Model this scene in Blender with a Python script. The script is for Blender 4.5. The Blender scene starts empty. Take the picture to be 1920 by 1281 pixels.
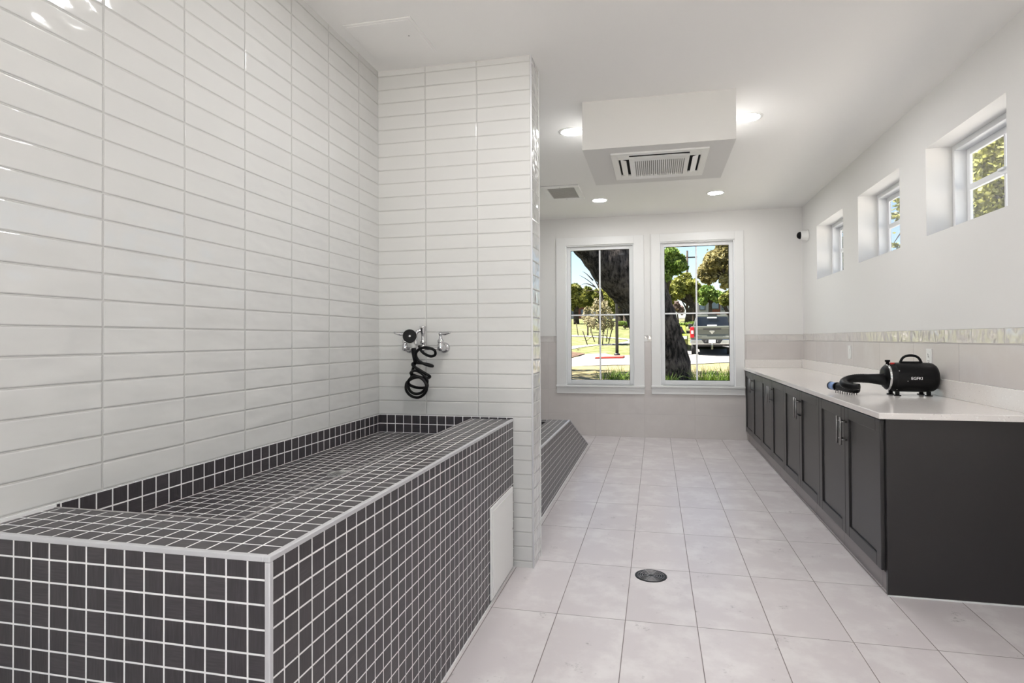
import bpy, math, random
import numpy as np
from mathutils import Vector, Matrix

S = bpy.context.scene
COL = S.collection
PI = math.pi

# ------------------------------------------------------------------ camera
CAM_H = 1.25; F = 1094.59; YAW = -0.2175; CX = 987.43; CV = 623.47; PITCH = 0.011; ROLL = -0.0055
_sa, _ca = math.sin(YAW), math.cos(YAW)
_r0 = Vector((_ca, -_sa, 0)); _f0 = Vector((_sa, _ca, 0)); _z = Vector((0, 0, 1))
FW = _f0 * math.cos(PITCH) + _z * math.sin(PITCH)
_up = _z * math.cos(PITCH) - _f0 * math.sin(PITCH)
RT = _r0 * math.cos(ROLL) + _up * math.sin(ROLL)
UP = _up * math.cos(ROLL) - _r0 * math.sin(ROLL)
cd = bpy.data.cameras.new('camera'); cam = bpy.data.objects.new('camera', cd); COL.objects.link(cam)
cd.sensor_width = 36.0; cd.lens = F * 36.0 / 1920.0
cd.shift_x = -(CX - 960) / 1920.0; cd.shift_y = -(640.5 - CV) / 1920.0
cd.clip_start = 0.05; cd.clip_end = 500
m = Matrix.Identity(4)
for i in range(3):
    m[i][0] = RT[i]; m[i][1] = UP[i]; m[i][2] = -FW[i]
m[2][3] = CAM_H
cam.matrix_world = m
S.camera = cam


def at(u, v, ax, val):
    """point of the place seen at photo pixel (u, v) on the plane ax = val"""
    d = FW + RT * ((u - CX) / F) - UP * ((v - CV) / F)
    i = 'xyz'.index(ax); c = Vector((0, 0, CAM_H))
    return c + d * ((val - c[i]) / d[i])


# ------------------------------------------------------------------ world, sun, exposure
W = bpy.data.worlds.new('sky'); S.world = W; W.use_nodes = True
wn = W.node_tree.nodes; wl = W.node_tree.links
sky = wn.new('ShaderNodeTexSky'); sky.sky_type = 'NISHITA'; sky.sun_disc = False
sky.sun_elevation = math.radians(58); sky.sun_rotation = math.radians(-95); sky.air_density = 1.0; sky.dust_density = 0.6; sky.ozone_density = 1.5
bg = wn['Background']; bg.inputs['Strength'].default_value = 0.185
wl.new(sky.outputs[0], bg.inputs[0])
sd = bpy.data.lights.new('sun', 'SUN'); sd.energy = 24.0; sd.angle = 0.01; sd.color = (1.0, 0.95, 0.86)
sun = bpy.data.objects.new('sun', sd); COL.objects.link(sun)
sun.rotation_euler = Vector((-0.52, -0.04, 0.85)).to_track_quat('Z', 'Y').to_euler(); sun.location = (-20, 10, 30)
S.view_settings.view_transform = 'Standard'; S.view_settings.look = 'None'; S.view_settings.gamma = 1.0
S.view_settings.use_curve_mapping = False
S.view_settings.exposure = 0.42
LAMP = 132.0      # radiance of the downlight diffusers

# ------------------------------------------------------------------ room dimensions (metres)
XL, XR, YB, YR, ZC = -1.569, 1.723, 7.53, -2.6, 2.812
YP, YP2, XP = 3.124, 3.332, -0.657


# ------------------------------------------------------------------ mesh builder
class MB:
    def __init__(s): s.v = []; s.f = []; s.mi = []; s.sm = []

    def add(s, vs, fs, mi=0, sm=False):
        b = len(s.v); s.v += [tuple(x) for x in vs]
        for f in fs:
            s.f.append(tuple(b + i for i in f)); s.mi.append(mi); s.sm.append(sm)
        return s

    def box(s, x0, x1, y0, y1, z0, z1, mi=0, axm=False):
        vs = [(x, y, z) for z in (z0, z1) for y in (y0, y1) for x in (x0, x1)]
        fs = [(0, 2, 3, 1), (4, 5, 7, 6), (0, 1, 5, 4), (2, 6, 7, 3), (0, 4, 6, 2), (1, 3, 7, 5)]
        if not axm: return s.add(vs, fs, mi)
        b = len(s.v); s.v += vs
        for f, k in zip(fs, (2, 2, 1, 1, 0, 0)):
            s.f.append(tuple(b + i for i in f)); s.mi.append(k); s.sm.append(False)
        return s

    def obox(s, c, ax, ay, az, mi=0):
        """box about c with half-axis vectors"""
        c, ax, ay, az = Vector(c), Vector(ax), Vector(ay), Vector(az)
        vs = [c + ax * i + ay * j + az * k for k in (-1, 1) for j in (-1, 1) for i in (-1, 1)]
        return s.add(vs, [(0, 2, 3, 1), (4, 5, 7, 6), (0, 1, 5, 4), (2, 6, 7, 3), (0, 4, 6, 2), (1, 3, 7, 5)], mi)

    def tube(s, pts, r, n=12, mi=0, sub=0, closed=False, flat=1.0):
        pts = [Vector(p) for p in pts]
        rs = list(r) if hasattr(r, '__len__') else [r] * len(pts)
        if sub: pts, rs = smooth(pts, rs, sub, closed)
        m_ = len(pts); T = []
        for i in range(m_):
            a = pts[(i - 1) % m_] if closed or i > 0 else pts[i]
            b = pts[(i + 1) % m_] if closed or i < m_ - 1 else pts[i]
            t = b - a
            T.append(t.normalized() if t.length > 1e-9 else Vector((0, 0, 1)))
        ref = Vector((0, 0, 1)) if abs(T[0].z) < 0.9 else Vector((1, 0, 0))
        N = (ref - T[0] * ref.dot(T[0])).normalized(); vs = []
        for i in range(m_):
            N = (N - T[i] * N.dot(T[i])).normalized(); B = T[i].cross(N)
            for k in range(n):
                a = 2 * PI * k / n
                vs.append(pts[i] + (N * math.cos(a) * flat + B * math.sin(a)) * rs[i])
        fs = []
        for i in range(m_ if closed else m_ - 1):
            j = (i + 1) % m_
            for k in range(n):
                fs.append((i * n + k, i * n + (k + 1) % n, j * n + (k + 1) % n, j * n + k))
        s.add(vs, fs, mi, True)
        if not closed:
            b = len(s.v) - len(vs)
            s.f.append(tuple(b + k for k in reversed(range(n)))); s.mi.append(mi); s.sm.append(False)
            s.f.append(tuple(b + (m_ - 1) * n + k for k in range(n))); s.mi.append(mi); s.sm.append(False)
        return s

    def cyl(s, a, b, r, n=20, mi=0): return s.tube([a, b], r, n, mi)

    def lathe(s, c, axis, prof, n=24, mi=0):
        """prof: (radius, height) pairs along axis from c"""
        ax = Vector(axis).normalized()
        ref = Vector((0, 0, 1)) if abs(ax.z) < 0.9 else Vector((1, 0, 0))
        N = (ref - ax * ref.dot(ax)).normalized(); B = ax.cross(N); c = Vector(c); vs = []
        for r, h in prof:
            for k in range(n):
                a = 2 * PI * k / n; vs.append(c + ax * h + (N * math.cos(a) + B * math.sin(a)) * max(r, 1e-5))
        fs = [(i * n + k, i * n + (k + 1) % n, (i + 1) * n + (k + 1) % n, (i + 1) * n + k) for i in range(len(prof) - 1) for k in range(n)]
        s.add(vs, fs, mi, True)
        return s

    def prism(s, poly, axis, a, b, mi=0):
        """poly: 2D points in the plane normal to axis ('x': (y,z), 'y': (x,z), 'z': (x,y))"""
        def P3(p, t): return {'x': (t, p[0], p[1]), 'y': (p[0], t, p[1]), 'z': (p[0], p[1], t)}[axis]
        n = len(poly); vs = [P3(p, a) for p in poly] + [P3(p, b) for p in poly]
        fs = [tuple(range(n))[::-1], tuple(range(n, 2 * n))] + [(i, (i + 1) % n, n + (i + 1) % n, n + i) for i in range(n)]
        return s.add(vs, fs, mi)

    def build(s, name, mats, parent=None, bevel=0, seg=2, local=False):
        me = bpy.data.meshes.new(name); me.from_pydata(s.v, [], s.f)
        mats = mats if isinstance(mats, (list, tuple)) else [mats]
        for x in mats: me.materials.append(x)
        me.polygons.foreach_set('material_index', s.mi); me.polygons.foreach_set('use_smooth', s.sm)
        import bmesh
        bm = bmesh.new(); bm.from_mesh(me); bmesh.ops.recalc_face_normals(bm, faces=bm.faces); bm.to_mesh(me); bm.free()
        me.update()
        o = bpy.data.objects.new(name, me); COL.objects.link(o)
        if parent is not None:
            o.parent = parent
            if local: pass
            elif parent.type == 'EMPTY' and parent.parent is None:
                me.transform(Matrix.Translation(-parent.location))
            elif parent.type == 'MESH' and parent.parent is not None and parent.parent.type == 'EMPTY':
                me.transform(Matrix.Translation(-parent.parent.location))
        if bevel:
            b = o.modifiers.new('bevel', 'BEVEL'); b.width = bevel; b.segments = seg; b.limit_method = 'ANGLE'; b.angle_limit = 0.7
            b.harden_normals = False
        return o


def smooth(pts, rs, sub, closed=False):
    n = len(pts); out = []; ro = []
    last = n if closed else n - 1
    for i in range(last):
        p1, p2 = pts[i], pts[(i + 1) % n]
        p0 = pts[(i - 1) % n] if closed or i > 0 else p1 * 2 - p2
        p3 = pts[(i + 2) % n] if closed or i + 2 < n else p2 * 2 - p1
        for k in range(sub):
            t = k / sub
            out.append(0.5 * ((2 * p1) + (p2 - p0) * t + (2 * p0 - 5 * p1 + 4 * p2 - p3) * t * t + (3 * p1 - p0 - 3 * p2 + p3) * t ** 3))
            ro.append(rs[i] * (1 - t) + rs[(i + 1) % n] * t)
    if not closed: out.append(pts[-1]); ro.append(rs[-1])
    return out, ro


def tag(o, label, cat, group=None, kind=None):
    o['label'] = label; o['category'] = cat
    if group: o['group'] = group
    if kind: o['kind'] = kind
    return o


def empty(name, loc, label, cat, group=None, kind=None, rz=0):
    o = bpy.data.objects.new(name, None); COL.objects.link(o); o.location = loc; o.rotation_euler = (0, 0, rz)
    o.empty_display_size = 0.1
    return tag(o, label, cat, group, kind)


def copy_tree(o, parent=None):
    c = o.copy(); COL.objects.link(c)
    if parent is not None: c.parent = parent
    for ch in [x for x in bpy.data.objects if x.parent == o]: copy_tree(ch, c)
    return c


# ------------------------------------------------------------------ materials
def srgb(r, g, b):
    return tuple(((c / 255) / 12.92 if c / 255 <= 0.04045 else ((c / 255 + 0.055) / 1.055) ** 2.4) for c in (r, g, b)) + (1,)


class NT:
    def __init__(s, name):
        s.m = bpy.data.materials.new(name); s.m.use_nodes = True; s.n = s.m.node_tree.nodes; s.l = s.m.node_tree.links
        s.b = s.n['Principled BSDF']

    def node(s, t, **kw):
        x = s.n.new(t)
        for k, v in kw.items(): setattr(x, k, v)
        return x

    def put(s, sock, val):
        if hasattr(val, 'node'): s.l.new(val, sock)
        else: sock.default_value = val

    def math(s, op, a, b=0.0, c=0.0):
        x = s.node('ShaderNodeMath', operation=op)
        s.put(x.inputs[0], a); s.put(x.inputs[1], b)
        if len(x.inputs) > 2: s.put(x.inputs[2], c)
        return x.outputs[0]

    def mix(s, f, a, b):
        x = s.node('ShaderNodeMix', data_type='RGBA')
        s.put(x.inputs[0], f); s.put(x.inputs[6], a); s.put(x.inputs[7], b)
        return x.outputs[2]

    def ramp(s, v, a, b, to0=0.0, to1=1.0):
        x = s.node('ShaderNodeMapRange', interpolation_type='SMOOTHSTEP')
        s.put(x.inputs[0], v); x.inputs[1].default_value = a; x.inputs[2].default_value = b
        x.inputs[3].default_value = to0; x.inputs[4].default_value = to1
        return x.outputs[0]

    def noise(s, vec, scale, detail=3, rough=0.5):
        x = s.node('ShaderNodeTexNoise'); s.put(x.inputs['Vector'], vec); x.inputs['Scale'].default_value = scale
        x.inputs['Detail'].default_value = detail; x.inputs['Roughness'].default_value = rough
        return x.outputs['Fac']

    def comb(s, x, y, z=0.0):
        n = s.node('ShaderNodeCombineXYZ'); s.put(n.inputs[0], x); s.put(n.inputs[1], y); s.put(n.inputs[2], z); return n.outputs[0]

    def pos(s):
        g = s.node('ShaderNodeNewGeometry'); x = s.node('ShaderNodeSeparateXYZ'); s.l.new(g.outputs['Position'], x.inputs[0])
        return g.outputs['Position'], x.outputs

    def obj(s):
        return s.node('ShaderNodeTexCoord').outputs['Object']

    def bump(s, h, strength=1.0, dist=1.0):
        b = s.node('ShaderNodeBump'); b.inputs['Strength'].default_value = strength; b.inputs['Distance'].default_value = dist
        s.put(b.inputs['Height'], h); s.l.new(b.outputs[0], s.b.inputs['Normal'])


def pm(name, col, rough=0.5, metal=0.0, spec=0.5, noise=0.0, nscale=8.0, bump=0.0, bscale=60.0):
    t = NT(name); t.b.inputs['Roughness'].default_value = rough; t.b.inputs['Metallic'].default_value = metal
    t.b.inputs['Specular IOR Level'].default_value = spec
    t.b.inputs['Base Color'].default_value = col
    if noise:
        f = t.noise(t.obj(), nscale, 4)
        dark = tuple(c * (1 - noise) for c in col[:3]) + (1,); lite = tuple(min(1, c * (1 + noise)) for c in col[:3]) + (1,)
        t.put(t.b.inputs['Base Color'], t.mix(f, dark, lite))
    if bump: t.bump(t.noise(t.obj(), bscale, 3), 1.0, bump)
    return t.m


def tile(name, axes, w, h, g, off, col, grout, rough=0.3, var=0.04, wave=0.0, wscale=(9, 22), streak=0.0, cloud=0.0, cloudcol=None,
         depth=0.0008, pillow=0.003, grough=0.7, spec=0.5, zsplit=None, smudge=0.0):
    t = NT(name); P, c = t.pos(); ax = {'x': c[0], 'y': c[1], 'z': c[2]}
    u, v = ax[axes[0]], ax[axes[1]]

    def cells(w, h, g, off, pillow):
        us = t.math('DIVIDE', t.math('SUBTRACT', u, off[0]), w); vs = t.math('DIVIDE', t.math('SUBTRACT', v, off[1]), h)
        fu, fv = t.math('FRACT', us), t.math('FRACT', vs)
        du = t.math('MULTIPLY', t.math('MINIMUM', fu, t.math('SUBTRACT', 1.0, fu)), w)
        dv = t.math('MULTIPLY', t.math('MINIMUM', fv, t.math('SUBTRACT', 1.0, fv)), h)
        d = t.math('MINIMUM', du, dv)
        mask = t.ramp(d, g / 2 - 0.0004, g / 2 + 0.0004)
        edge = t.ramp(d, g / 2 - 0.0004, g / 2 + pillow)
        wn_ = t.node('ShaderNodeTexWhiteNoise', noise_dimensions='3D')
        t.put(wn_.inputs['Vector'], t.comb(t.math('FLOOR', us), t.math('FLOOR', vs), 3.7))
        return mask, edge, wn_.outputs['Value'], wn_.outputs['Color']

    mask, edge, rnd, rcol = cells(w, h, g, off, pillow)
    sh = t.node('ShaderNodeVectorMath', operation='SCALE'); t.put(sh.inputs[0], rcol); sh.inputs[3].default_value = 23.0
    base = col
    lo = tuple(x * (1 - var) for x in col[:3]) + (1,); hi = tuple(min(1, x * (1 + var)) for x in col[:3]) + (1,)
    base = t.mix(rnd, lo, hi)
    uv3 = t.comb(u, v, 0.0)
    ad = t.node('ShaderNodeVectorMath', operation='ADD'); t.put(ad.inputs[0], uv3); t.put(ad.inputs[1], sh.outputs[0])
    loc = ad.outputs[0]
    if streak:
        s1 = t.node('ShaderNodeVectorMath', operation='MULTIPLY'); t.put(s1.inputs[0], loc); s1.inputs[1].default_value = (260, 18, 1)
        s2 = t.node('ShaderNodeVectorMath', operation='MULTIPLY'); t.put(s2.inputs[0], loc); s2.inputs[1].default_value = (18, 260, 1)
        n1 = t.noise(s1.outputs[0], 1.0, 4, 0.65); n2 = t.noise(s2.outputs[0], 1.0, 4, 0.65)
        sel = t.math('GREATER_THAN', rnd, 0.6)
        nn = t.math('ADD', t.math('MULTIPLY', n1, t.math('SUBTRACT', 1.0, sel)), t.math('MULTIPLY', n2, sel))
        k = t.ramp(nn, 0.3, 0.75, 1 - streak, 1 + streak * 1.4)
        mm = t.node('ShaderNodeMix', data_type='RGBA', blend_type='MULTIPLY'); mm.inputs[0].default_value = 1.0
        t.put(mm.inputs[6], base); cc = t.comb(k, k, k); t.put(mm.inputs[7], cc); base = mm.outputs[2]
    if cloud:
        n1 = t.noise(loc, 5.0, 6, 0.62)
        base = t.mix(t.ramp(n1, 0.42, 0.68, 0.0, cloud), base, cloudcol)
    if smudge:
        n2 = t.noise(loc, 9.0, 5, 0.7); n3 = t.noise(loc, 70.0, 4, 0.7)
        k = t.math('MULTIPLY', t.ramp(n2, 0.60, 0.72), t.ramp(n3, 0.5, 0.62, 0.1, smudge))
        base = t.mix(k, base, srgb(120, 116, 114))
    colr = t.mix(mask, grout, base)
    ro = t.ramp(mask, 0, 1, grough, rough)
    hgt = t.math('MULTIPLY', edge, depth)
    if wave:
        s3 = t.node('ShaderNodeVectorMath', operation='MULTIPLY'); t.put(s3.inputs[0], loc); s3.inputs[1].default_value = (wscale[0], wscale[1], 1)
        hgt = t.math('ADD', hgt, t.math('MULTIPLY', t.math('MULTIPLY', t.noise(s3.outputs[0], 1.0, 1.5, 0.4), mask), wave))
    spc = spec; ior = 1.5
    if zsplit:
        # painted drywall above, a row of glossy tile, large tile below
        z0, z1, bw, boff, bcol, paint = zsplit
        bm_, be, br, bc = cells(bw, 10.0, 0.003, (boff, -3.0), 0.003)
        sh2 = t.node('ShaderNodeVectorMath', operation='SCALE'); t.put(sh2.inputs[0], bc); sh2.inputs[3].default_value = 17.0
        ad2 = t.node('ShaderNodeVectorMath', operation='ADD'); t.put(ad2.inputs[0], uv3); t.put(ad2.inputs[1], sh2.outputs[0])
        s4 = t.node('ShaderNodeVectorMath', operation='MULTIPLY'); t.put(s4.inputs[0], ad2.outputs[0]); s4.inputs[1].default_value = (11, 9, 1)
        bh = t.math('MULTIPLY', t.noise(s4.outputs[0], 1.0, 1.5, 0.5), 0.013)
        eb = t.math('MINIMUM', t.math('SUBTRACT', c[2], z0), t.math('SUBTRACT', z1, c[2]))
        eb2 = t.ramp(eb, 0.001, 0.0018)
        bm2 = t.math('MULTIPLY', bm_, eb2)
        isb = t.math('MULTIPLY', t.math('GREATER_THAN', c[2], z0), t.math('LESS_THAN', c[2], z1))
        isp = t.math('GREATER_THAN', c[2], z1)
        colr = t.mix(isb, colr, t.mix(bm2, grout, bcol)); colr = t.mix(isp, colr, paint)
        ior = t.math('ADD', 1.5, t.math('MULTIPLY', isb, 0.7))
        ro = t.math('ADD', t.math('MULTIPLY', ro, t.math('SUBTRACT', 1.0, isb)), t.math('MULTIPLY', t.ramp(bm2, 0, 1, 0.6, 0.03), isb))
        ro = t.math('ADD', t.math('MULTIPLY', ro, t.math('SUBTRACT', 1.0, isp)), t.math('MULTIPLY', isp, 0.6))
        hgt = t.math('ADD', t.math('MULTIPLY', hgt, t.math('SUBTRACT', 1.0, isb)), t.math('MULTIPLY', t.math('ADD', bh, t.math('MULTIPLY', bm2, 0.002)), isb))
        hgt = t.math('MULTIPLY', hgt, t.math('SUBTRACT', 1.0, isp))
    t.put(t.b.inputs['Specular IOR Level'], spc); t.put(t.b.inputs['IOR'], ior)
    t.put(t.b.inputs['Base Color'], colr); t.put(t.b.inputs['Roughness'], ro)
    t.bump(hgt)
    return t.m


PAINT = srgb(233, 232, 230)
M = {}
M['paint'] = pm('white_paint', PAINT, 0.6, bump=0.0004, bscale=300)
M['ceil'] = pm('ceiling_paint', srgb(240, 239, 237), 0.75)
M['trimw'] = pm('white_trim_paint', srgb(236, 236, 235), 0.35)
M['vinyl'] = pm('white_vinyl', srgb(238, 239, 240), 0.3)
WT = srgb(213, 213, 211); WG = srgb(199, 199, 196)
Z0 = 0.819
M['w_yz'] = tile('white_wavy_tile_left', 'yz', 0.3012, 0.0784, 0.004, (1.391, Z0), WT, WG, 0.06, 0.012, 0.0080, (7, 12), depth=0.0012, pillow=0.004)
M['w_xz'] = tile('white_wavy_tile_partition', 'xz', 0.3075, 0.0784, 0.004, (-0.663, Z0), WT, WG, 0.08, 0.012, 0.0034, (7, 12), depth=0.0012, pillow=0.004)
M['w_end'] = tile('white_wavy_tile_end', 'yz', 0.6, 0.0784, 0.004, (3.0, Z0), WT, WG, 0.04, 0.012, 0.010, (11, 12), depth=0.0012, pillow=0.004)
FLOORC = srgb(210, 203, 204)
M['floor'] = tile('stone_look_floor_tile', 'xy', 0.3074, 0.6117, 0.0034, (-0.7556, 6.916), FLOORC, srgb(132, 124, 121), 0.34, 0.025,
                  cloud=0.7, cloudcol=srgb(229, 225, 224), depth=0.0006, pillow=0.0012, smudge=0.75)
GT = srgb(212, 206, 203); BANDC = srgb(208, 203, 200)
M['back'] = tile('back_wall_finish', 'xz', 0.615, 0.307, 0.003, (-0.763, -0.021), GT, srgb(205, 200, 197), 0.42, 0.03, cloud=0.4, cloudcol=srgb(221, 216, 213),
                 depth=0.0005, zsplit=(1.205, 1.285, 0.315, 1.218, BANDC, PAINT))
M['right'] = tile('right_wall_finish', 'yz', 0.617, 0.307, 0.003, (3.862, -0.021), GT, srgb(165, 160, 158), 0.30, 0.03, cloud=0.45, cloudcol=srgb(222, 219, 218),
                  depth=0.0005, zsplit=(1.212, 1.292, 0.313, 3.407, BANDC, PAINT))
MC = srgb(65, 61, 64); MG = srgb(240, 239, 239); MP = 0.0508


def mosaic(n, axes, off): return tile(n, axes, MP, MP, 0.0042, off, MC, MG, 0.36, 0.14, 0.0, streak=0.20, depth=0.0009, pillow=0.001, spec=0.45)


TX, TYN, TZ = -0.770, 1.050, 0.808           # bath: front face, near face, top
mos = [mosaic('mosaic_front', 'yz', (TYN + 0.049, TZ - 0.047)), mosaic('mosaic_end', 'xz', (TX - 0.051, TZ - 0.047)), mosaic('mosaic_top', 'xy', (TX - 0.010, TYN + 0.010))]
mos_up = [mosaic('mosaic_upstand_side', 'yz', (1.263, 0.717)), mosaic('mosaic_upstand_end', 'xz', (XL + 0.004, 0.717)), mosaic('mosaic_basin', 'xy', (XL + 0.004, 3.12))]
mos2 = [mosaic('mosaic_low_front', 'yz', (3.34, 0.484)), mosaic('mosaic_low_end', 'xz', (-0.79, 0.484)), mosaic('mosaic_low_top', 'xy', (-0.795, 3.35))]
M['alu'] = pm('satin_aluminium', srgb(214, 214, 217), 0.4, 0.45, noise=0.04)
M['chrome'] = pm('chrome', (0.66, 0.66, 0.67, 1), 0.07, 1.0)
M['steel'] = pm('brushed_steel', (0.55, 0.55, 0.55, 1), 0.3, 1.0, noise=0.1, nscale=60)
M['nickel'] = pm('dark_nickel', (0.30, 0.29, 0.29, 1), 0.3, 1.0)
M['black'] = pm('black_plastic', (0.004, 0.004, 0.0045, 1), 0.38, spec=0.18)
M['rubber'] = pm('black_rubber', (0.004, 0.004, 0.0045, 1), 0.42, spec=0.2)
M['hole'] = pm('recess_shade_black', (0.004, 0.004, 0.004, 1), 0.9)  # near-black colour stands in for the shade inside recesses and slots
M['cab'] = pm('charcoal_cabinet_paint', srgb(46, 44, 44), 0.33, noise=0.05, nscale=30)
M['wplast'] = pm('white_plastic', srgb(238, 238, 236), 0.35)
M['gplast'] = pm('grey_mesh', srgb(192, 190, 187), 0.6, noise=0.15, nscale=120)
M['iron'] = pm('cast_iron', (0.02, 0.021, 0.022, 1), 0.4, 0.5)
M['red'] = pm('red_plastic', (0.5, 0.02, 0.015, 1), 0.3)
M['bluem'] = pm('blue_sheen_metal', srgb(132, 158, 205), 0.25, 0.25)
M['white_ink'] = pm('white_lettering', (0.9, 0.9, 0.9, 1), 0.5)
t = NT('quartz_counter'); n1 = t.noise(t.obj(), 160, 2); n2 = t.noise(t.obj(), 90, 2)
c1 = t.mix(t.ramp(n1, 0.70, 0.74), srgb(236, 231, 227), srgb(160, 152, 146)); c1 = t.mix(t.ramp(n2, 0.64, 0.68), c1, srgb(246, 243, 240))
t.put(t.b.inputs['Base Color'], c1); t.b.inputs['Roughness'].default_value = 0.12; M['quartz'] = t.m
t = NT('window_glass'); t.n.remove(t.b); o_ = t.n['Material Output']
tr = t.node('ShaderNodeBsdfTransparent'); gl = t.node('ShaderNodeBsdfGlossy'); gl.inputs['Roughness'].default_value = 0.0
mx = t.node('ShaderNodeMixShader'); lw = t.node('ShaderNodeLayerWeight'); lw.inputs[0].default_value = 0.12
t.l.new(t.math('MULTIPLY', lw.outputs['Fresnel'], 0.35), mx.inputs[0]); t.l.new(tr.outputs[0], mx.inputs[1]); t.l.new(gl.outputs[0], mx.inputs[2]); t.l.new(mx.outputs[0], o_.inputs[0])
M['glass'] = t.m
t = NT('lamp_diffuser'); t.b.inputs['Emission Color'].default_value = (1, 0.995, 0.995, 1); t.b.inputs['Emission Strength'].default_value = LAMP; M['lamp'] = t.m


# ------------------------------------------------------------------ room shell
def wall_with_holes(axis, a, b, lo, hi, z0, z1, holes):
    """boxes around rectangular holes [(l, h, zl, zh)] along the wall, sorted"""
    b_ = MB()
    def bx(l, h, zl, zh):
        if axis == 'x': b_.box(a, b, l, h, zl, zh)
        else: b_.box(l, h, a, b, zl, zh)
    p = lo
    for l, h, zl, zh in holes:
        bx(p, l, z0, z1); bx(l, h, z0, zl); bx(l, h, zh, z1); p = h
    bx(p, hi, z0, z1)
    return b_


tag(MB().box(XL - .2, XR + .3, YR - .2, YB + .16, -.2, 0).build('floor', M['floor']), 'pale stone-look rectangular floor tiles with thin dark joints', 'floor', kind='structure')
tag(MB().box(XL - .2, XR + .3, YR - .2, YB + .16, ZC, ZC + .3).build('ceiling', M['ceil']), 'smooth white painted ceiling', 'ceiling', kind='structure')
tag(MB().box(XL - .2, XL, YR, YB, 0, ZC).build('wall_left', M['w_yz']), 'left wall of stacked glossy white wavy tiles', 'wall', kind='structure')
W1 = (-1.142, -0.262, 0.650, 2.460); W2 = (0.052, 0.953, 0.655, 2.464)
tag(wall_with_holes('y', YB, YB + .16, XL - .2, XR + .3, 0, ZC, [W1, W2]).build('wall_back', M['back']), 'far white wall with grey tile wainscot and two tall windows', 'wall', kind='structure')
RH = [(3.362, 4.256, 1.902, 2.472), (4.676, 5.560, 1.892, 2.470), (5.975, 6.886, 1.880, 2.462)]
tag(wall_with_holes('x', XR, XR + .237, YR, YB, 0, ZC, RH).build('wall_right', M['right']), 'right white wall with three small high windows above a tile band', 'wall', kind='structure')
tag(wall_with_holes('y', YR - .2, YR, XL - .2, XR + .3, 0, ZC, [(-1.42, 1.56, .02, 2.50)]).build('wall_front', M['paint']), 'white wall with a wide glazed door behind the viewer', 'wall', kind='structure')
e = empty('door_1', (.07, YR, .02), 'wide white framed glass patio door behind the viewer', 'door', kind='structure')
b = MB(); w = .06; y0, y1 = YR - .14, YR - .06
for k in range(4): b.box(-1.42 + k * (2.98 - w) / 3, -1.42 + w + k * (2.98 - w) / 3, y0, y1, .02, 2.50)
for k in range(3):
    xa = -1.42 + w + k * (2.98 - w) / 3; xb = xa + (2.98 - w) / 3 - w
    b.box(xa, xb, y0, y1, 2.44, 2.50); b.box(xa, xb, y0, y1, .02, .08)
b.build('frame', M['vinyl'], e)
for k in range(3):
    xa = -1.42 + w + k * (2.98 - w) / 3; xb = xa + (2.98 - w) / 3 - w
    MB().box(xa, xb, YR - .102, YR - .098, .08, 2.44).build('pane', M['glass'], e)
tag(MB().box(-14, 14, -22, YR - .2, -.12, -.02).build('patio', pm('bounce_patio_concrete', srgb(232, 229, 225), .8, noise=.06, nscale=.8)), 'unseen pale concrete patio added outside the door behind the viewer to bounce sunlight in', 'patio', kind='structure')  # unseen slab, added and kept pale to bounce sunlight up to the ceiling
# partition, tiled on three sides
mb = MB().box(XL, XP, YP, YP2, 0, ZC)
mb.mi = [0, 0, 1, 1, 2, 2]
tag(mb.build('wall_partition', [M['paint'], M['w_xz'], M['w_end']]), 'short white tiled partition wall carrying the faucet', 'wall', kind='structure')
tag(MB().box(XP - .006, XP + .002, YP - .002, YP + .005, 0, ZC).build('trim_1', M['alu']), 'slim vertical metal edge trim on the near partition corner', 'trim', kind='structure')
tag(MB().box(XP - .004, XP + .002, YP2 - .005, YP2 + .002, 0, ZC).build('trim_2', M['trimw']), 'slim vertical white edge trim on the far partition corner', 'trim', kind='structure')
tag(MB().box(-.463, .502, 3.834, 4.742, 2.494, ZC).build('soffit', pm('soffit_paint', srgb(223, 222, 219), .7)), 'white boxed soffit hanging from the ceiling around the air conditioner', 'soffit', kind='structure')
tag(MB().box(1.100, 1.112, 3.156, YB, 0, .088).build('baseboard_right', tile('toe_tile', 'yz', .6117, .5, .003, (3.247, -.2), srgb(150, 144, 144), srgb(120, 114, 112), .4, .03)), 'low grey tile base in the toe space under the dark cabinets', 'baseboard', kind='structure')


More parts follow.
